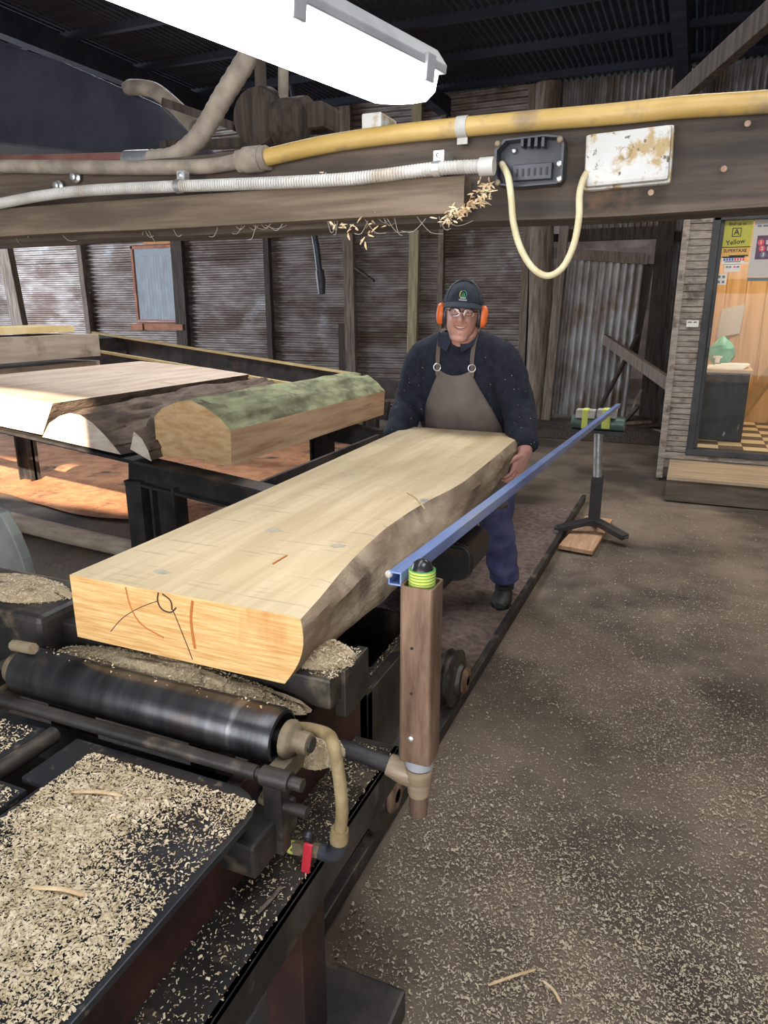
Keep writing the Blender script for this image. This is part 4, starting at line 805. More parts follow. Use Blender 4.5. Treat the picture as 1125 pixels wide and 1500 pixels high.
# oil tray under the bench
tag(MB().grid(lambda u,v: (-1.9+1.17*u,.55+2.3*v,.012+.008*nz(u*8,v*12)),20,30).build('oil_stain','oil',smooth=True),'black oily waste on the floor under the sawbench','oil',kind='stuff')
tag(MB().grid(lambda u,v: (-1.35+.66*u,2.2+3.2*v,.010+.05*(1-u)*(1-v)+.012*nz(u*7,v*17)+.006*nz(u*23,v*60)),40,150).build('damp_sawdust','purple_dust',smooth=True),'damp brown sawdust on the floor between the bench and the rail','sawdust',kind='stuff')
tag(MB().bar((-.70,.25,.03),(-.665,5.7,.03),.03,.05).build('floor_rail','steel',bevel=.004),'long dark steel rail lying on the floor beside the bench','rail')
# guard disc at left edge
q = at(-18,840,Y=1.62); ps = [at(u,v,Y=1.62) for u,v in [(-60,728),(0,752),(18,785),(32,820),(42,855),(46,878),(30,888),(0,903),(-60,925)]]
tag(MB().prism(ps,(0,.04,0)).build('saw_guard','guard',bevel=.006),'grey-green curved saw guard at the left edge of the picture','guard')
gs = [at(u,v,Y=1.64) for u,v in [(-40,890),(10,890)]]; MB().box((gs[0].x,1.63,0),(gs[0].x+.06,1.68,gs[0].z)).build('guard_stand','steel',bpy.data.objects['saw_guard'])
# valve with red lever and hose
Pv = lambda u,v,y=.93: at(u,v,Y=y)
vh = thing('water_valve','brass water valve with red lever on a black pipe beside the bench','valve',Pv(450,1245))
MB().tube([Pv(300,1222),Pv(428,1241)],.0105,12).build('inlet_pipe','black_plastic',vh,smooth=True); MB().tube([Pv(425,1240.5),Pv(432,1241.5)],.0118,12).build('yellow_tie','tape_yellow',vh,smooth=True)
MB().tube([Pv(430,1241),Pv(443,1243)],.0125,6).tube([Pv(443,1243),Pv(459,1245)],.0105,12).tube([Pv(459,1245),Pv(474,1247)],.0125,6).build('valve_body','brass',vh,smooth=35)
MB().tube([Pv(451,1243,.915),Pv(451,1224,.915)],[.008,.006],10).ell(Pv(451,1223,.912),(.008,.008,.007)).build('stem','black_plastic',vh,smooth=True)
lv = MB().bar(Pv(452,1236,.905),Pv(447,1281,.905),.0165,.006,up=(0,1,0)).build('lever','red_lever',vh,bevel=.002)
MB().tube(bez([Pv(470,1246),Pv(484,1250),Pv(494,1244),Pv(497,1228)],5),.0155,14).build('elbow','black_plastic',vh,smooth=True)
MB().tube([Pv(496.5,1232),Pv(497,1222),Pv(498,1214)],[.0165,.017,.0155],14).build('hose_collar','hose',vh,smooth=True)
MB().tube(bez([Pv(498,1218),Pv(501,1190),Pv(499,1155),Pv(494,1120),Pv(488,1090),Pv(480,1076,.98),Pv(455,1068,1.0),Pv(430,1066,1.01)],5),.0115,12).build('hose','hose',vh,smooth=True)

# ------------------------------------------------------------ rusty post on its pipe
ps_ = thing('guide_post','rusty square steel post wearing a striped tape cap beside the slab','post',(-.392,1.10,.55))
px,py,hw,zt0,zt1 = -.392,1.10,.031,.685,1.035
def sq(z,w,r=.008): return [Vector((px+sx_*(w-r)+r*math.cos(a),py+sy_*(w-r)+r*math.sin(a),z)) for sx_,sy_,a0 in ((1,1,0),(-1,1,90),(-1,-1,180),(1,-1,270)) for a in [math.radians(a0+t) for t in (0,30,60,90)]]
MB().loft([sq(zt0,hw),sq(zt1,hw),sq(zt1,hw-.004),sq(zt0+.02,hw-.004)]).build('square_tube','rust',ps_,smooth=35)
for z in (.92,.83): MB().lathe([(.0028,0),(.0028,.001)],(px-.006,py-hw-.0004,z),(0,-1,0),10).build('hole','ink',ps_)
MB().lathe([(.006,0),(.006,.003),(.003,.005)],(px-.006,py-hw,.737),(0,-1,0),10).build('bolt','zinc',ps_,smooth=True)
cp = MB().lathe([(.021,-.03),(.022,.0),(.021,.02),(.016,.032),(.008,.038),(.001,.040)],(px,py,zt1+.004),(0,0,1),24).build('domed_cap','cone',ps_,smooth=True)
for k in range(6):
    z = zt1-.006+k*.0056; MB().lathe([(.0228,-.0028),(.0240,0),(.0228,.0028)],(px,py,z),(0,0,1),24).build('tape_band','tape_yellow',cp,smooth=True)
    MB().lathe([(.0228,-.0008),(.0240,0),(.0228,.0008)],(px,py,z+.0028),(0,0,1),24).build('tape_line','tape_green',cp,smooth=True)
MB().tube([(px,py,.70),(px,py,.555)],.018,14).build('stub_pipe','rust',ps_,smooth=True)
MB().lathe([(.026,0),(.027,.012),(.026,.022)],(px,py,.662),(0,0,1),20).build('grey_tape','tape_grey',ps_,smooth=True)
MB().lathe([(.020+.006*min(1,k/9)+(.0012 if k%2 else 0),.0048*k) for k in range(14)],(px,py,.598),(0,0,1),20).tube([(px-.062,py-.002,.648),(px-.03,py,.640),(px,py,.632)],[.021,.025,.022],14).build('brown_tape','tape_brown',ps_,smooth=True)
MB().tube([(-.66,py+.0,.668),(px-.01,py,.640)],.0165,14).build('arm_pipe','deck_steel',ps_,smooth=True)
# blue tube
bt = thing('blue_tube','long blue square steel tube from the rusty post to the roller stand','tube',(-.45,1.15,1.0))
A,B_ = at(578,848,Y=1.08),at(906,594,Y=5.0)
dv = (B_-A).normalized(); sdv = dv.cross(Vector((0,0,1))).normalized(); uv_ = sdv.cross(dv)
def sq2(p,w): return [p+sdv*x*w+uv_*z*w for x,z in ((-1,-1),(1,-1),(1,1),(-1,1))]
MB().loft([sq2(A+dv*.15,.0095),sq2(A,.0095),sq2(A,.0125),sq2(B_,.0125)]).build('tube','blue',bt,bevel=.0012)
MB().ell(A+sdv*-.012+uv_*.006+dv*.004,(.007,.009,.007)).build('end_plug','white_plastic',bt,smooth=True)
# roller stand
f0 = at(868,786,Z=0); sx_,sy_ = f0.x,f0.y
rs = thing('roller_stand','height-adjustable roller stand with tripod foot holding the far end of the blue tube','roller stand',(sx_,sy_,.03))
for a in (95,200,335):
    d_ = Vector((math.cos(math.radians(a)),math.sin(math.radians(a)),0)); c0 = Vector((sx_,sy_,.118)); MB().bar(c0,c0+d_*.24+Vector((0,0,-.065)),.075,.035).box(c0+d_*.24+Vector((-.02,-.02,-.07)),c0+d_*.24+Vector((.02,.02,-.055))).build('foot','black_paint',rs,bevel=.004)
MB().box((sx_-.036,sy_-.036,.08),(sx_+.036,sy_+.036,.42)).build('outer_tube','black_paint',rs,bevel=.004)
zt_ = at(875,630,Y=sy_).z; sx2 = at(876,640,Y=sy_).x
MB().tube([(sx_,sy_,.40),(sx2,sy_,zt_)],.029,14).build('inner_tube','galv',rs,smooth=True)
ra,rb = at(838,617,Y=sy_),at(915,622,Y=sy_); ro = MB().tube([ra,rb],.046,16).build('roller','green_roller',rs,smooth=True)
MB().bar(ra+Vector((0,0,-.056)),rb+Vector((0,0,-.056)),.06,.02).build('yoke','black_paint',rs)
for k,(u,w_) in enumerate([(858,.018),(889,.026)]):
    q = at(u,613,Y=sy_); MB().box((q.x-.06,sy_-.05,q.z+.008),(q.x+.06,sy_+.04,q.z+.06)).build('stop_block','conduit',rs,bevel=.004)
    MB().box((q.x-w_,sy_-.056,q.z-.06),(q.x+w_,sy_+.046,q.z+.064)).build('yellow_tape','tape_yellow',rs,bevel=.004)
q = f0; tag(MB().loft([[Vector((q.x-.17,q.y-.36,z)),Vector((q.x+.05,q.y-.40,z)),Vector((q.x+.09,q.y+.38,z)),Vector((q.x-.10,q.y+.40,z))] for z in (.004,.03)]).build('base_board','board',bevel=.002),'orange-brown board lying under the roller stand','board')

# ------------------------------------------------------------ sawdust
def lump(name,c,r,label,par=None,m='sawdust'):
    b = MB(); nu,nv = 24,10
    def fn(u,v):
        a = 6.2832*u; s_ = math.sin(math.pi/2*v)
        return (c[0]+r[0]*s_*math.cos(a)*(1+.2*nz(a,2*v)),c[1]+r[1]*s_*math.sin(a)*(1+.2*nz(a,2*v,3)),c[2]+r[2]*math.cos(math.pi/2*v)*(1+.25*nz(3*s_*math.cos(a),3*s_*math.sin(a))))
    return tag(b.grid(fn,nu,nv).build(name,m,smooth=True),label,'sawdust',kind='stuff')
lump('sawdust_heap',(-.63,1.135,.825),(.085,.06,.028),'heap of sawdust on the end of the support bar right of the slab')
lump('sawdust_mound',(-1.40,1.10,.852),(.15,.07,.03),'sawdust mound on the steel block at left')
lump('sawdust_clump',(-.575,1.02,.69),(.06,.05,.03),'clump of sawdust beside the roller bearing')
lump('sawdust_drift',(-.75,1.30,.70),(.10,.05,.03),'sawdust drift on the angle iron behind the support bar')
lump('sawdust_ridge',(-.91,1.03,.762),(.31,.034,.045),'ridge of sawdust packed between the roller and the slab end')
def on_lump(c,r,n):
    a = rng.uniform(0,2*np.pi,n); v = np.sqrt(rng.uniform(0,1,n)); s_ = np.sin(np.pi/2*v)
    return np.stack([c[0]+r[0]*s_*np.cos(a),c[1]+r[1]*s_*np.sin(a),c[2]+r[2]*np.cos(np.pi/2*v)*1.10],1)
def spread(x0,x1,y0,y1,n,fn,z):
    x = rng.uniform(x0,x1,n*3); y = rng.uniform(y0,y1,n*3); p = fn(x,y); k = rng.uniform(0,1,n*3) < p; x,y = x[k][:n],y[k][:n]
    return np.stack([x,y,np.full(len(x),z)],1)
def fld(x,y,s,a=0): return .5+.25*(np.sin(x*s+a+1.7*np.sin(y*s*.7))+np.sin(y*s*1.3+2*a+1.3*np.sin(x*s*.9)))
P_ = np.concatenate([spread(-.92,-.57,.12,.82,34000,lambda x,y: np.clip(fld(x,y,14)*1.2-.05,.15,1),zp+.001), spread(-.90,-.66,.15,.80,16000,lambda x,y: np.clip(np.exp(-((x+.78)/.08)**2)*(.5+fld(x,y,17,1)),0,1),zp+.002), spread(-1.85,-1.07,.12,.835,26000,lambda x,y: np.clip(fld(x,y,11,2)*.9,.1,1),zp+.001), spread(-1.03,-.945,.12,.69,3500,lambda x,y: np.full_like(x,.5),zp+.001),
    spread(-.64,-.525,.1,1.3,2200,lambda x,y: np.full_like(x,.6),.531)])
tag(chips('table_sawdust',P_,(.0014,.0042),'chip',tilt=.5),'pale sawdust and shavings strewn over the black table plates','sawdust',kind='stuff')
P_ = np.concatenate([spread(-1.2,-.62,.945,.985,240,lambda x,y: np.full_like(x,.6),RZ+RR-.002), spread(-.60,-.55,1.06,1.19,500,lambda x,y: np.full_like(x,.8),.830), on_lump((-.63,1.135,.825),(.085,.06,.028),3500), on_lump((-1.40,1.10,.852),(.15,.07,.03),4000), on_lump((-.575,1.02,.69),(.06,.05,.03),1500), on_lump((-.75,1.30,.70),(.10,.05,.03),2000), on_lump((-.91,1.03,.762),(.31,.034,.045),4500), spread(-.95,-.66,1.42,1.88,1200,lambda x,y: ((x<-.945)|(x>-.68)|(y<1.44)|(y>1.86))*1.0,.602), spread(-.63,-.55,1.0,1.3,300,lambda x,y: np.full_like(x,.8),.531)])
tag(chips('bench_sawdust',P_,(.0014,.0036),'chip',tilt=.5),'sawdust flecks along the roller and support bar','sawdust',kind='stuff')
def dens(x,y):
    d_ = np.exp(-((x-.0)/.75)**2-((y-1.3)/1.0)**2)+.16*np.exp(-((x-.3)/1.5)**2-((y-2.5)/1.8)**2)+.02
    return np.clip(d_*(.35+1.1*np.clip(fld(x,y,3.6,.7)*1.5-.25,0,1)),0,1)
P_ = spread(-.66,2.2,.5,6.0,170000,dens,.004)
P_[:,2] += np.array([.012*nz(a*.7,b*.7)+.006*nz(a*2.3,b*2.3,3)-.008 for a,b in P_[:,:2]])
tag(chips('floor_sawdust',P_,(.0018,.0058),'chip_floor',tilt=.3),'pale sawdust and wood chips scattered over the dirt floor at right','sawdust',kind='stuff')
for k,(u0,v0,u1,v1,lb) in enumerate([(715,1443,785,1420,'pale splinter lying on the floor at bottom centre'),(795,1436,822,1470,'short pale splinter right of the longer one on the floor'),(377,1338,412,1298,'thin grey splinter lying on the bench flange'),(105,1160,180,1166,'pale shaving strip lying on the table plates'),(45,1300,125,1312,'curved wood scrap on the table plates at lower left')]):
    Z_ = .008 if k < 2 else .536 if k == 2 else zp+.006
    a,b_ = at(u0,v0,Z=Z_),at(u1,v1,Z=Z_); tag(MB().tube(bez([a,a.lerp(b_,.5)+Vector((.004,.003,.003)),b_],4),[.0015]+[.0035]*7+[.001],6,flat=(1,1,.6)).build('splinter','leaf' if k != 2 else 'stud',smooth=True),lb,'splinter')

# ============================================================ THE MAN
man = thing('person','man in navy jumper, leather apron, cap and orange earmuffs gripping the slab','person',(-.95,3.45,0))
def bake(b,name,m,vox,sm,parent,fac=.5):
    o = b.build(name,m,parent)
    r = o.modifiers.new('r','REMESH'); r.mode = 'VOXEL'; r.voxel_size = vox; r.use_smooth_shade = True
    s_ = o.modifiers.new('s','SMOOTH'); s_.iterations = sm; s_.factor = fac
    dg = bpy.context.evaluated_depsgraph_get(); me = bpy.data.meshes.new_from_object(o.evaluated_get(dg)); o.modifiers.clear()
    old = o.data; o.data = me; me.name = name; me.polygons.foreach_set('use_smooth',[True]*len(me.polygons)); return o
def ering(c,rx,ry,n=20,tilt=0,yaw=0):
    out = []
    for k in range(n):
        a = 6.2832*k/n; p = Vector((rx*math.cos(a),ry*math.sin(a),0)); p = Matrix.Rotation(tilt,3,'X')@p; p = Matrix.Rotation(yaw,3,'Z')@p; out.append(Vector(c)+p)
    return out
CX = -.955
Pp = lambda u,v,y: at(u,v,Y=y)
HC = Pp(677,459,3.02)                                    # head centre
HR = Matrix.Rotation(math.radians(15),3,'Z') @ Matrix.Rotation(math.radians(2),3,'X') @ Matrix.Rotation(math.radians(4),3,'Y')
H = lambda x,y,z: HC + HR @ Vector((x*.87,y*.92,z*.95))              # head space: face looks to -y
# --- body: head, neck, hands and limbs as one skin
b = MB()
def headpt(th,ph):                                       # ellipsoid with a shaped face
    x,y,z = math.sin(th)*math.cos(ph),math.sin(th)*math.sin(ph),math.cos(th)
    w = .078*(1-.16*max(0,-z-.1)) ; X = w*x; Y = .098*y; Z = .122*z
    f = max(0,-y)
    g = lambda cx,cz,sx,sz: math.exp(-((X-cx)/sx)**2-((Z-cz)/sz)**2)*(f**.5)
    Y -= .026*g(0,-.018,.013,.020)+.014*g(0,.004,.010,.022)+.012*g(0,-.030,.020,.010)          # nose
    Y += .010*g(.032,.014,.017,.012)+.010*g(-.032,.014,.017,.012)                              # sockets
    Y -= .007*g(.0,.036,.05,.012)                                                              # brow
    Y -= .014*g(.042,-.026,.022,.020)+.014*g(-.042,-.026,.022,.020)                            # cheeks lifted in a grin
    Y -= .010*g(0,-.090,.024,.016); Y += .006*g(0,-.066,.022,.006)                             # chin
    Y -= .006*g(0,-.046,.026,.008)
    if z < -.2: X *= 1+.34*(-z-.2)
    return H(X,Y,Z)
nu,nv = 48,36; vs = []; fs = []
for j in range(1,nv):
    for k in range(nu): vs.append(headpt(math.pi*j/nv,6.2832*k/nu))
vs += [headpt(0,0),headpt(math.pi,0)]; T = len(vs)-2
for j in range(nv-2):
    for k in range(nu): k2 = (k+1)%nu; fs.append((j*nu+k,(j+1)*nu+k,(j+1)*nu+k2,j*nu+k2))
for k in range(nu): k2 = (k+1)%nu; fs.append((T,k,k2)); fs.append((T+1,(nv-2)*nu+k2,(nv-2)*nu+k))
b.add(vs,fs)
for s_ in (-1,1): b.ell(H(s_*.080,.012,-.004),(.012,.022,.034))
nb = Vector((CX+.01,3.13,1.335))
b.tube([nb+Vector((0,.02,-.06)),nb,HC+Vector((0,.03,-.07)),HC],[.075,.068,.062,.05],18)
b.ell(H(0,-.030,-.104),(.036,.040,.022))                   # double chin
ShL,ShR = Pp(617,531,3.16),Pp(739,533,3.12)              # viewer's left / right shoulder
ElL,ElR = Pp(600,592,3.18),Pp(760,600,3.10)
WrL,WrR = Pp(592,655,2.96),Pp(769,664,2.93)
WrL = Vector((-1.185,2.92,.90))
b.loft([ering((CX,3.40,.88),.16,.12),ering((CX,3.30,1.02),.19,.15),ering((CX,3.22,1.18),.19,.14),ering((CX,3.16,1.31),.17,.10),ering((CX+.005,3.13,1.37),.08,.07)])
for a,e,w in ((ShL,ElL,WrL),(ShR,ElR,WrR)): b.tube([a.lerp(e,.0)+Vector(((CX-a.x)*.3,0,0)),a,a.lerp(e,.5),e,e.lerp(w,.4),w],[.05,.06,.055,.047,.045,.031],14)
def hand(w,pd,side,nrm):                                  # w wrist, pd finger direction, nrm palm normal, side thumb side
    pd,side,nrm = Vector(pd).normalized(),Vector(side).normalized(),Vector(nrm).normalized()
    pc = w+pd*.05
    b.loft([[w+pd*t+side*sx_*ww+nrm*nn_*hh for sx_,nn_ in ((-1,-.6),(-.5,-1),(.5,-1),(1,-.6),(1,.6),(.5,1),(-.5,1),(-1,.6))] for t,ww,hh in ((-.02,.028,.02),(.02,.034,.018),(.06,.043,.016),(.095,.042,.013))])
    for i,(o_,ln) in enumerate(((.032,.070),(.011,.080),(-.011,.076),(-.032,.060))):
        p0 = w+pd*.088+side*o_; p1 = p0+pd*ln*.42-nrm*-.004; p2 = p1+(pd*.75+nrm*.66).normalized()*ln*.32; p3 = p2+(pd*.25+nrm*.97).normalized()*ln*.28
        b.tube([p0-pd*.02,p0,p1,p2,p3],[.010,.0095,.009,.0082,.0065],10)
    t0 = w+pd*.03+side*.03; t1 = t0+(pd*.6+side*.7).normalized()*.035; t2 = t1+(pd*.85+side*.2+nrm*.35).normalized()*.032; t3 = t2+(pd*.7+nrm*.7).normalized()*.022
    b.tube([t0-side*.02,t0,t1,t2,t3],[.016,.014,.011,.010,.007],10)
hand(WrR,(-.22,-.55,-.80),(-.25,-.75,.55),(-.95,.1,.2))
hand(WrL,(.15,-.30,-.6),(.2,-.8,.3),(.95,.1,.1))
HipL,HipR = Vector((CX-.10,3.42,.88)),Vector((CX+.10,3.42,.88))
FtL,FtR = Vector((-1.13,3.62,.09)),Vector((at(733,872,Z=.05).x,3.50,.09))
KnL,KnR = HipL.lerp(FtL,.5)+Vector((0,-.07,0)),HipR.lerp(FtR,.5)+Vector((.0,-.07,0))
for h,k,f in ((HipL,KnL,FtL),(HipR,KnR,FtR)): b.tube([h+Vector((0,0,.06)),h,h.lerp(k,.5),k,k.lerp(f,.4),f],[.08,.085,.072,.056,.052,.038],14)
body = bake(b,'body','skin',.0042,2,man,.5)
# --- face details
def face_y(x,z):                                         # front surface of the head at (x,z)
    best = None
    z_ = max(-1,min(1,z/.122)); th = math.acos(z_); w = .078*(1-.16*max(0,-z_-.1))*math.sin(th)
    c_ = max(-1,min(1,x/max(w,1e-4))); ph = -math.acos(c_); p = HR.inverted()@(headpt(th,ph)-HC); return p.y/.92
for s_ in (-1,1):
    e = MB().ell(H(s_*.031,-.078,.013),(.0125,.0125,.0105)).build('eye','eye',body,smooth=True); MB().ell(H(s_*.031-.001,-.0895,.012),(.0048,.002,.0048)).build('iris','iris',e,smooth=True)
    MB().tube([H(s_*.014,-.099,.030),H(s_*.031,-.098,.037),H(s_*.050,-.086,.033)],[.003,.0045,.0025],8).build('eyebrow','hair',body,smooth=True)
    MB().tube([H(s_*.015,-.091,.016),H(s_*.031,-.0935,.0195),H(s_*.047,-.084,.015)],[.004,.0066,.004],8).build('eyelid','skin',body,smooth=True); MB().tube([H(s_*.017,-.090,.004),H(s_*.031,-.0915,.0025),H(s_*.046,-.083,.005)],[.003,.005,.003],8).build('eyelid','skin',body,smooth=True)
    MB().grid(lambda u,v: H(s_*(.066+.015*v),-.03+.05*u,.04-.055*v*(.6+.4*u)),5,5).build('sideburn','hair',body,solid=.006)
ml = [(-.031,-.050),(-.016,-.061),(0,-.0645),(.016,-.061),(.031,-.050)]; mu = [(-.031,-.049),(-.016,-.0515),(0,-.052),(.016,-.0515),(.031,-.049)]
fy = lambda x,z,o: H(x,face_y(x,z)-o,z)
mt = MB().add([fy(x,z,.0012) for x,z in mu]+[fy(x,z,.0012) for x,z in ml],[(i,i+1,i+6,i+5) for i in range(4)]).build('mouth','mouth',body,solid=.002)
MB().add([fy(x*.8,z-.0005,.0026) for x,z in mu]+[fy(x*.75,z*.55-.0252,.0026) for x,z in ml],[(i,i+1,i+6,i+5) for i in range(4)]).build('teeth','teeth',mt,solid=.001)
MB().tube(bez([fy(x,z+.002,.001) for x,z in mu],3),.0028,8).tube(bez([fy(x,z-.002,.001) for x,z in ml],3),.0035,8).build('lips','lip',body,smooth=True)
for s_ in (-1,1): MB().tube(bez([fy(s_*.018,-.024,.0),fy(s_*.029,-.038,-.001),fy(s_*.036,-.056,-.002)],4),.0022,6).build('smile_line','lip',body,smooth=True)
# --- clothes
b = MB()
b.loft([ering((CX,3.36,.86),.215,.17,28),ering((CX,3.31,.95),.235,.195,28),ering((CX,3.26,1.06),.235,.20,28),ering((CX,3.21,1.18),.225,.175,28),ering((CX,3.175,1.28),.215,.15,28),ering((CX,3.155,1.345),.185,.12,28),ering((CX+.005,3.14,1.395),.11,.095,28)])
for a,e,w in ((ShL,ElL,WrL),(ShR,ElR,WrR)): b.tube(bez([Vector((CX+(a.x-CX)*.35,3.14,1.345)),a,a.lerp(e,.5),e,e.lerp(w,.55),e.lerp(w,.93)],4),[.058,.066,.074,.080]+[.080]*4+[.079]*4+[.074]*4+[.064]*4+[.046],18)
jm = bake(b,'jumper','navy',.009,14,man,.5)
jn = [v.normal.copy() for v in jm.data.vertices]
for v,vn in zip(jm.data.vertices,jn):
    p = v.co; d_ = .006*nz(p.x*9,p.y*9,p.z*16)+.003*nz(p.x*24,p.y*24,p.z*30); v.co = p + vn*d_
MB().loft([ering((CX+.012,3.118,1.345),.105,.085,24,.25),ering((CX+.012,3.105,1.40),.088,.078,24,.25),ering((CX+.012,3.10,1.405),.078,.068,24,.25),ering((CX+.012,3.118,1.35),.085,.07,24,.25)],cap=False).build('shirt_collar','navy_shirt',man,smooth=True)
for s_ in (-1,1):
    c0 = Vector((CX+.012+s_*.045,3.035,1.375)); MB().add([c0+Vector((s_*.045,.035,.02)),c0+Vector((-s_*.028,-.005,-.008)),c0+Vector((-s_*.012,-.028,-.062)),c0+Vector((s_*.035,-.012,-.035))],[(0,1,2,3)]).build('collar_flap','navy_shirt',man,solid=.006)
b = MB()
b.loft([ering((CX,3.42,.98),.185,.15),ering((CX,3.42,.86),.195,.155),ering((CX,3.42,.80),.17,.14)])
for h,k,f in ((HipL,KnL,FtL),(HipR,KnR,FtR)): b.tube(bez([h+Vector((0,0,.02)),h.lerp(k,.5),k,k.lerp(f,.5),f+Vector((0,0,.03))],4),[.112]*4+[.10]*4+[.086]*4+[.080]*4+[.078],18)
tr_ = bake(b,'trousers','jeans',.010,6,man)
for v,vn in zip(tr_.data.vertices,[v.normal.copy() for v in tr_.data.vertices]):
    p = v.co; v.co = p + vn*(.008*nz(p.x*10,p.y*10,p.z*22)*(1.6 if p.z < .35 else 1))
for f in (FtL,FtR):
    b = MB(); d_ = Vector((.12 if f is FtR else -.1,-1,0)).normalized(); sd_ = Vector((d_.y,-d_.x,0))
    rg_ = []
    for t,w,h in ((-.085,.028,.05),(-.06,.038,.085),(0,.043,.10),(.06,.047,.082),(.11,.050,.062),(.155,.045,.05),(.185,.028,.034)):
        rg_.append([Vector((f.x,f.y,.014))+d_*t+sd_*w*math.cos(a)*(1 if math.sin(a) < .3 else .85)+Vector((0,0,max(0,h*(.5+.5*math.sin(a))))) for a in [6.2832*k/16 for k in range(16)]])
    bo = b.loft(rg_).tube([Vector((f.x,f.y,.06)),Vector((f.x,f.y,.17))],[.05,.052],14).build('boot','boot',man,smooth=60)
    so = MB(); so.loft([[Vector((f.x,f.y,z))+d_*t+sd_*w for t,w in ((-.09,-.025),(-.09,.025),(-.05,.04),(.05,.046),(.12,.052),(.17,.042),(.192,.0),(.17,-.042),(.12,-.052),(.05,-.046),(-.05,-.04))] for z in (.003,.022)]).build('sole','ink',bo)
    for k in range(4): q = Vector((f.x,f.y,.0))+d_*(.045+.02*k)+Vector((0,0,.112-.013*k)); MB().tube([q-sd_*.022,q+Vector((0,0,.004)),q+sd_*.022],.0028,6).build('lace','deck_steel',bo)
# apron, wraps the front of the jumper
def jfront(x,z):                                          # front of the jumper
    t = (z-.86); cy = np.interp(z,[.86,.95,1.06,1.18,1.28,1.345],[3.36,3.31,3.26,3.21,3.175,3.155]); rx = np.interp(z,[.86,1.06,1.18,1.28,1.345],[.215,.235,.225,.215,.185]); ry = np.interp(z,[.86,.95,1.06,1.18,1.28,1.345],[.17,.195,.20,.175,.15,.12])
    q = max(.05,1-((x-CX)/rx)**2); return float(cy-ry*math.sqrt(q))
def apw(z): return float(np.interp(z,[.55,.86,.98,1.06,1.14,1.20,1.235],[.20,.19,.18,.155,.115,.085,.078]))
def apf(u,v):
    z = .56+.68*v; w = apw(z); x = CX+.012+(2*u-1)*w; dip = .028*(1-(2*u-1)**2)*max(0,(v-.86)/.14); z -= dip
    y = jfront(x,max(z,.87))-.014-.004*math.sin(x*40+z*6); 
    if z < .9: y = jfront(x,.9)-.014+(.9-z)*.10
    return (x,y,z)
ap = MB().grid(apf,18,36).build('apron','apron',man,smooth=True,solid=.004)
for s_ in (-1,1):
    a0 = Vector(apf(0 if s_ < 0 else 1,1.0)); pts = [a0+Vector((0,-.004,-.03)),a0+Vector((0,-.002,.0)),Vector((CX+.012+s_*.078,jfront(CX+s_*.078,1.29)-.012,1.29)),Vector((CX+.012+s_*.080,3.045,1.355)),Vector((CX+.012+s_*.078,3.10,1.405)),Vector((CX+.012+s_*.06,3.20,1.39))]
    pts = bez(pts,4); b = MB()
    for i in range(len(pts)-1): b.bar(pts[i],pts[i+1]+(pts[i+1]-pts[i])*.1,.018,.003,up=(0,-1,.2))
    sp_ = b.build('strap','strap',ap)
    q = a0+Vector((0,-.008,.006)); MB().tube([q+Vector((.016*math.cos(t),0,.016*math.sin(t))) for t in [6.2832*k/16 for k in range(17)]],.0026,6,cap=False).build('ring','zinc',sp_,smooth=True)
# cap
b = MB(); nu,nv = 32,12
def capf(u,v):
    a = 6.2832*u; th = math.pi/2*v; return H(.090*math.sin(th)*math.cos(a)*(1+.0*v),.004+.112*math.sin(th)*math.sin(a),.037+.096*math.cos(th)**.85 if v < 1 else .037)
cp_ = b.grid(capf,nu,nv).build('cap','cap',man,smooth=True,solid=.003)
def brim(u,v):
    a = math.pi*(1.10+.80*u); r = 1+.66*v*math.sin(math.pi*(.06+.88*u))**.6
    return H(.091*math.cos(a)*(1+.05*v),.004+.113*math.sin(a)*r,.038-.003*v-.017*v*v+.012*(1-abs(2*u-1)**2))
MB().grid(brim,20,8).build('brim','cap',cp_,smooth=True,solid=.004); MB().ell(H(0,.004,.134),(.007,.007,.004)).build('button','cap',cp_,smooth=True)
for k in range(6):
    a = 6.2832*(k+.5)/6; MB().tube([H(.0925*math.sin(t)*math.cos(a),.004+.1145*math.sin(t)*math.sin(a),.0385+.0965*max(0,math.cos(t))**.85) for t in [math.pi/2*i/8 for i in range(9)]],.0012,5).build('seam','cap',cp_,smooth=True)
def capfront(x,z):                                       # point on the cap front
    c_ = max(0,min(1,(z-.037)/.096))**(1/.85); th = math.acos(c_); s_ = math.sin(th); cx = max(-1,min(1,x/(.090*s_+1e-5))); return H(x,.004-.112*s_*math.sqrt(1-cx*cx)-.0035,z)
MB().tube(bez([capfront(.016*math.cos(t),.082+.017*math.sin(t)) for t in [2.1+.32*k for k in range(6)]],3),.0022,6).build('logo_arc','logo_yellow',cp_,smooth=True)
MB().tube(bez([capfront(.016*math.cos(t),.082+.017*math.sin(t)) for t in [-.7+.36*k for k in range(8)]],3),.0018,6).build('logo_arc','logo_green',cp_,smooth=True)
MB().add([capfront(x,z) for x,z in ((-.009,.072),(.010,.072),(.007,.086),(.001,.092),(-.006,.084))],[(0,1,2,3,4)]).build('logo_tree','logo_green',cp_,solid=.001)
MB().tube([capfront(x,.0685) for x in (-.013,0,.013)],.0020,6).tube([capfront(x,.0615) for x in (-.020,-.007,.007,.020)],.0011,6).tube([capfront(x,.058) for x in (-.018,-.006,.008,.019)],.0008,6).build('logo_lettering','logo_white',cp_,smooth=True)
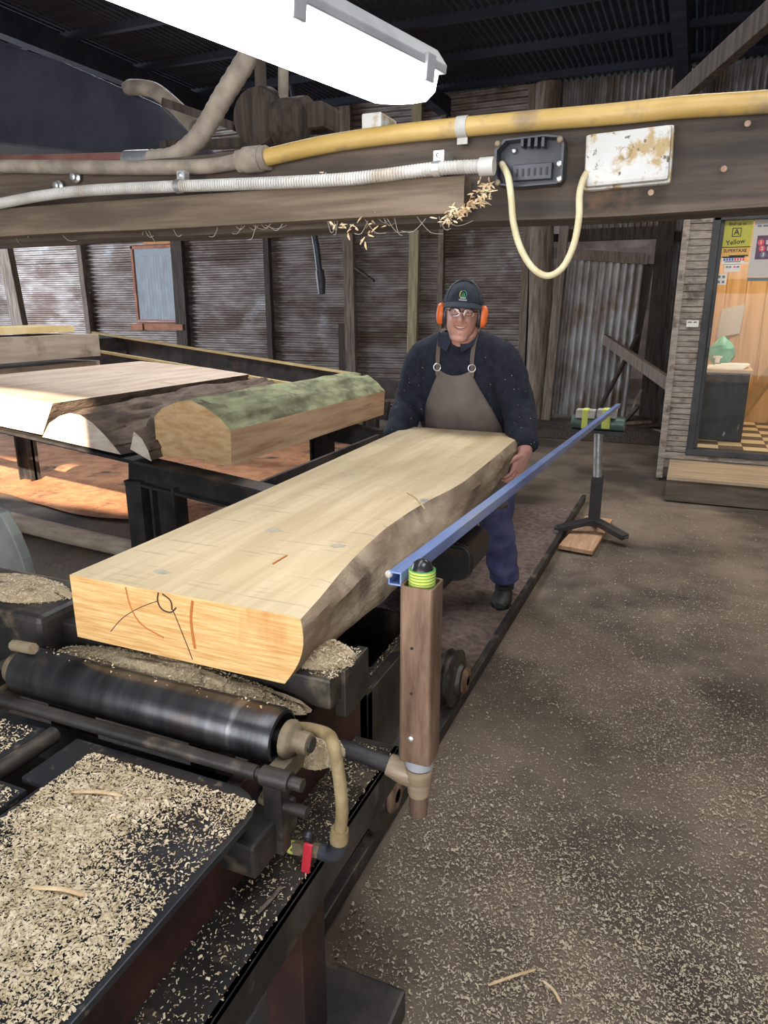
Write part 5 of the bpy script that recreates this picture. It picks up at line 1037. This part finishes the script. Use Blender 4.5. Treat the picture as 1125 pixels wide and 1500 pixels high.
# earmuffs
em = MB().tube([H(.101*math.cos(t),.020+.03*math.sin(t),-.0+.142*math.sin(t)) for t in [math.pi*k/16 for k in range(17)]],.0055,8,flat=None).build('earmuff_band','black_plastic',man,smooth=True)
for s_ in (-1,1):
    ax = HR@Vector((s_,0,0)); c0 = H(s_*.086,.010,-.008)
    cu = MB(); cu.loft([[c0+ax*h+HR@Vector((0,.034*f*math.cos(a),.047*f*math.sin(a))) for a in [6.2832*k/20 for k in range(20)]] for h,f in ((.005,.92),(.011,1.0),(.021,.98),(.030,.80),(.034,.5))]).build('earmuff_cup','orange',man,smooth=60)
    MB().loft([[c0+ax*h+HR@Vector((0,.033*f*math.cos(a),.046*f*math.sin(a))) for a in [6.2832*k/20 for k in range(20)]] for h,f in ((-.012,.9),(-.006,1.02),(.004,1.02),(.008,.9))]).build('earmuff_cushion','black_plastic',man,smooth=60)
    MB().bar(H(s_*.110,.016,.045),H(s_*.122,.010,-.006),.012,.006,up=ax).build('earmuff_arm','black_plastic',man)
# spectacles
gl = bpy.data.objects.new('spectacles',None); C.objects.link(gl); gl.parent = man; gl.location = H(0,-.11,.01)-man.location
for s_ in (-1,1):
    ring = [H(s_*.033+.0245*math.copysign(abs(math.cos(t))**.7,math.cos(t)),-.108+.012*abs(math.cos(t))*(1 if math.cos(t)*s_ > 0 else -.1),.008+.0165*math.copysign(abs(math.sin(t))**.75,math.sin(t))) for t in [6.2832*k/24 for k in range(24)]]
    MB().tube(ring[0:13],.0026,6).build('rim','black_plastic',gl,smooth=True); MB().tube(ring[12:]+[ring[0]],.0010,6).build('lower_rim','zinc',gl,smooth=True)
    MB().add(ring,[tuple(range(24))]).build('lens','lens',gl); MB().tube([H(s_*.058,-.096,.014),H(s_*.078,-.05,.012),H(s_*.082,.0,.008)],.0024,6).build('temple','black_plastic',gl,smooth=True)
MB().tube([H(-.010,-.110,.010),H(0,-.114,.013),H(.010,-.110,.010)],.002,6).build('bridge','black_plastic',gl,smooth=True)
# sawdust flecks on the jumper
vv = [v for v in jm.data.vertices if v.normal.y < .2]; fl = MB()
for v in random.sample(vv,150):
    if abs(v.co.x) < .13 and random.random() < .8: continue
    p = v.co+jm.location+man.location+v.normal*.002; e = v.normal.orthogonal().normalized()*random.uniform(.0007,.0016); g_ = v.normal.cross(e)*random.uniform(.5,1.4); fl.add([p-e-g_,p+e-g_,p+e+g_,p-e+g_],[(0,1,2,3)])
f_ = fl.build('sawdust_flecks','chip',man,fix=False); f_['kind'] = 'stuff'
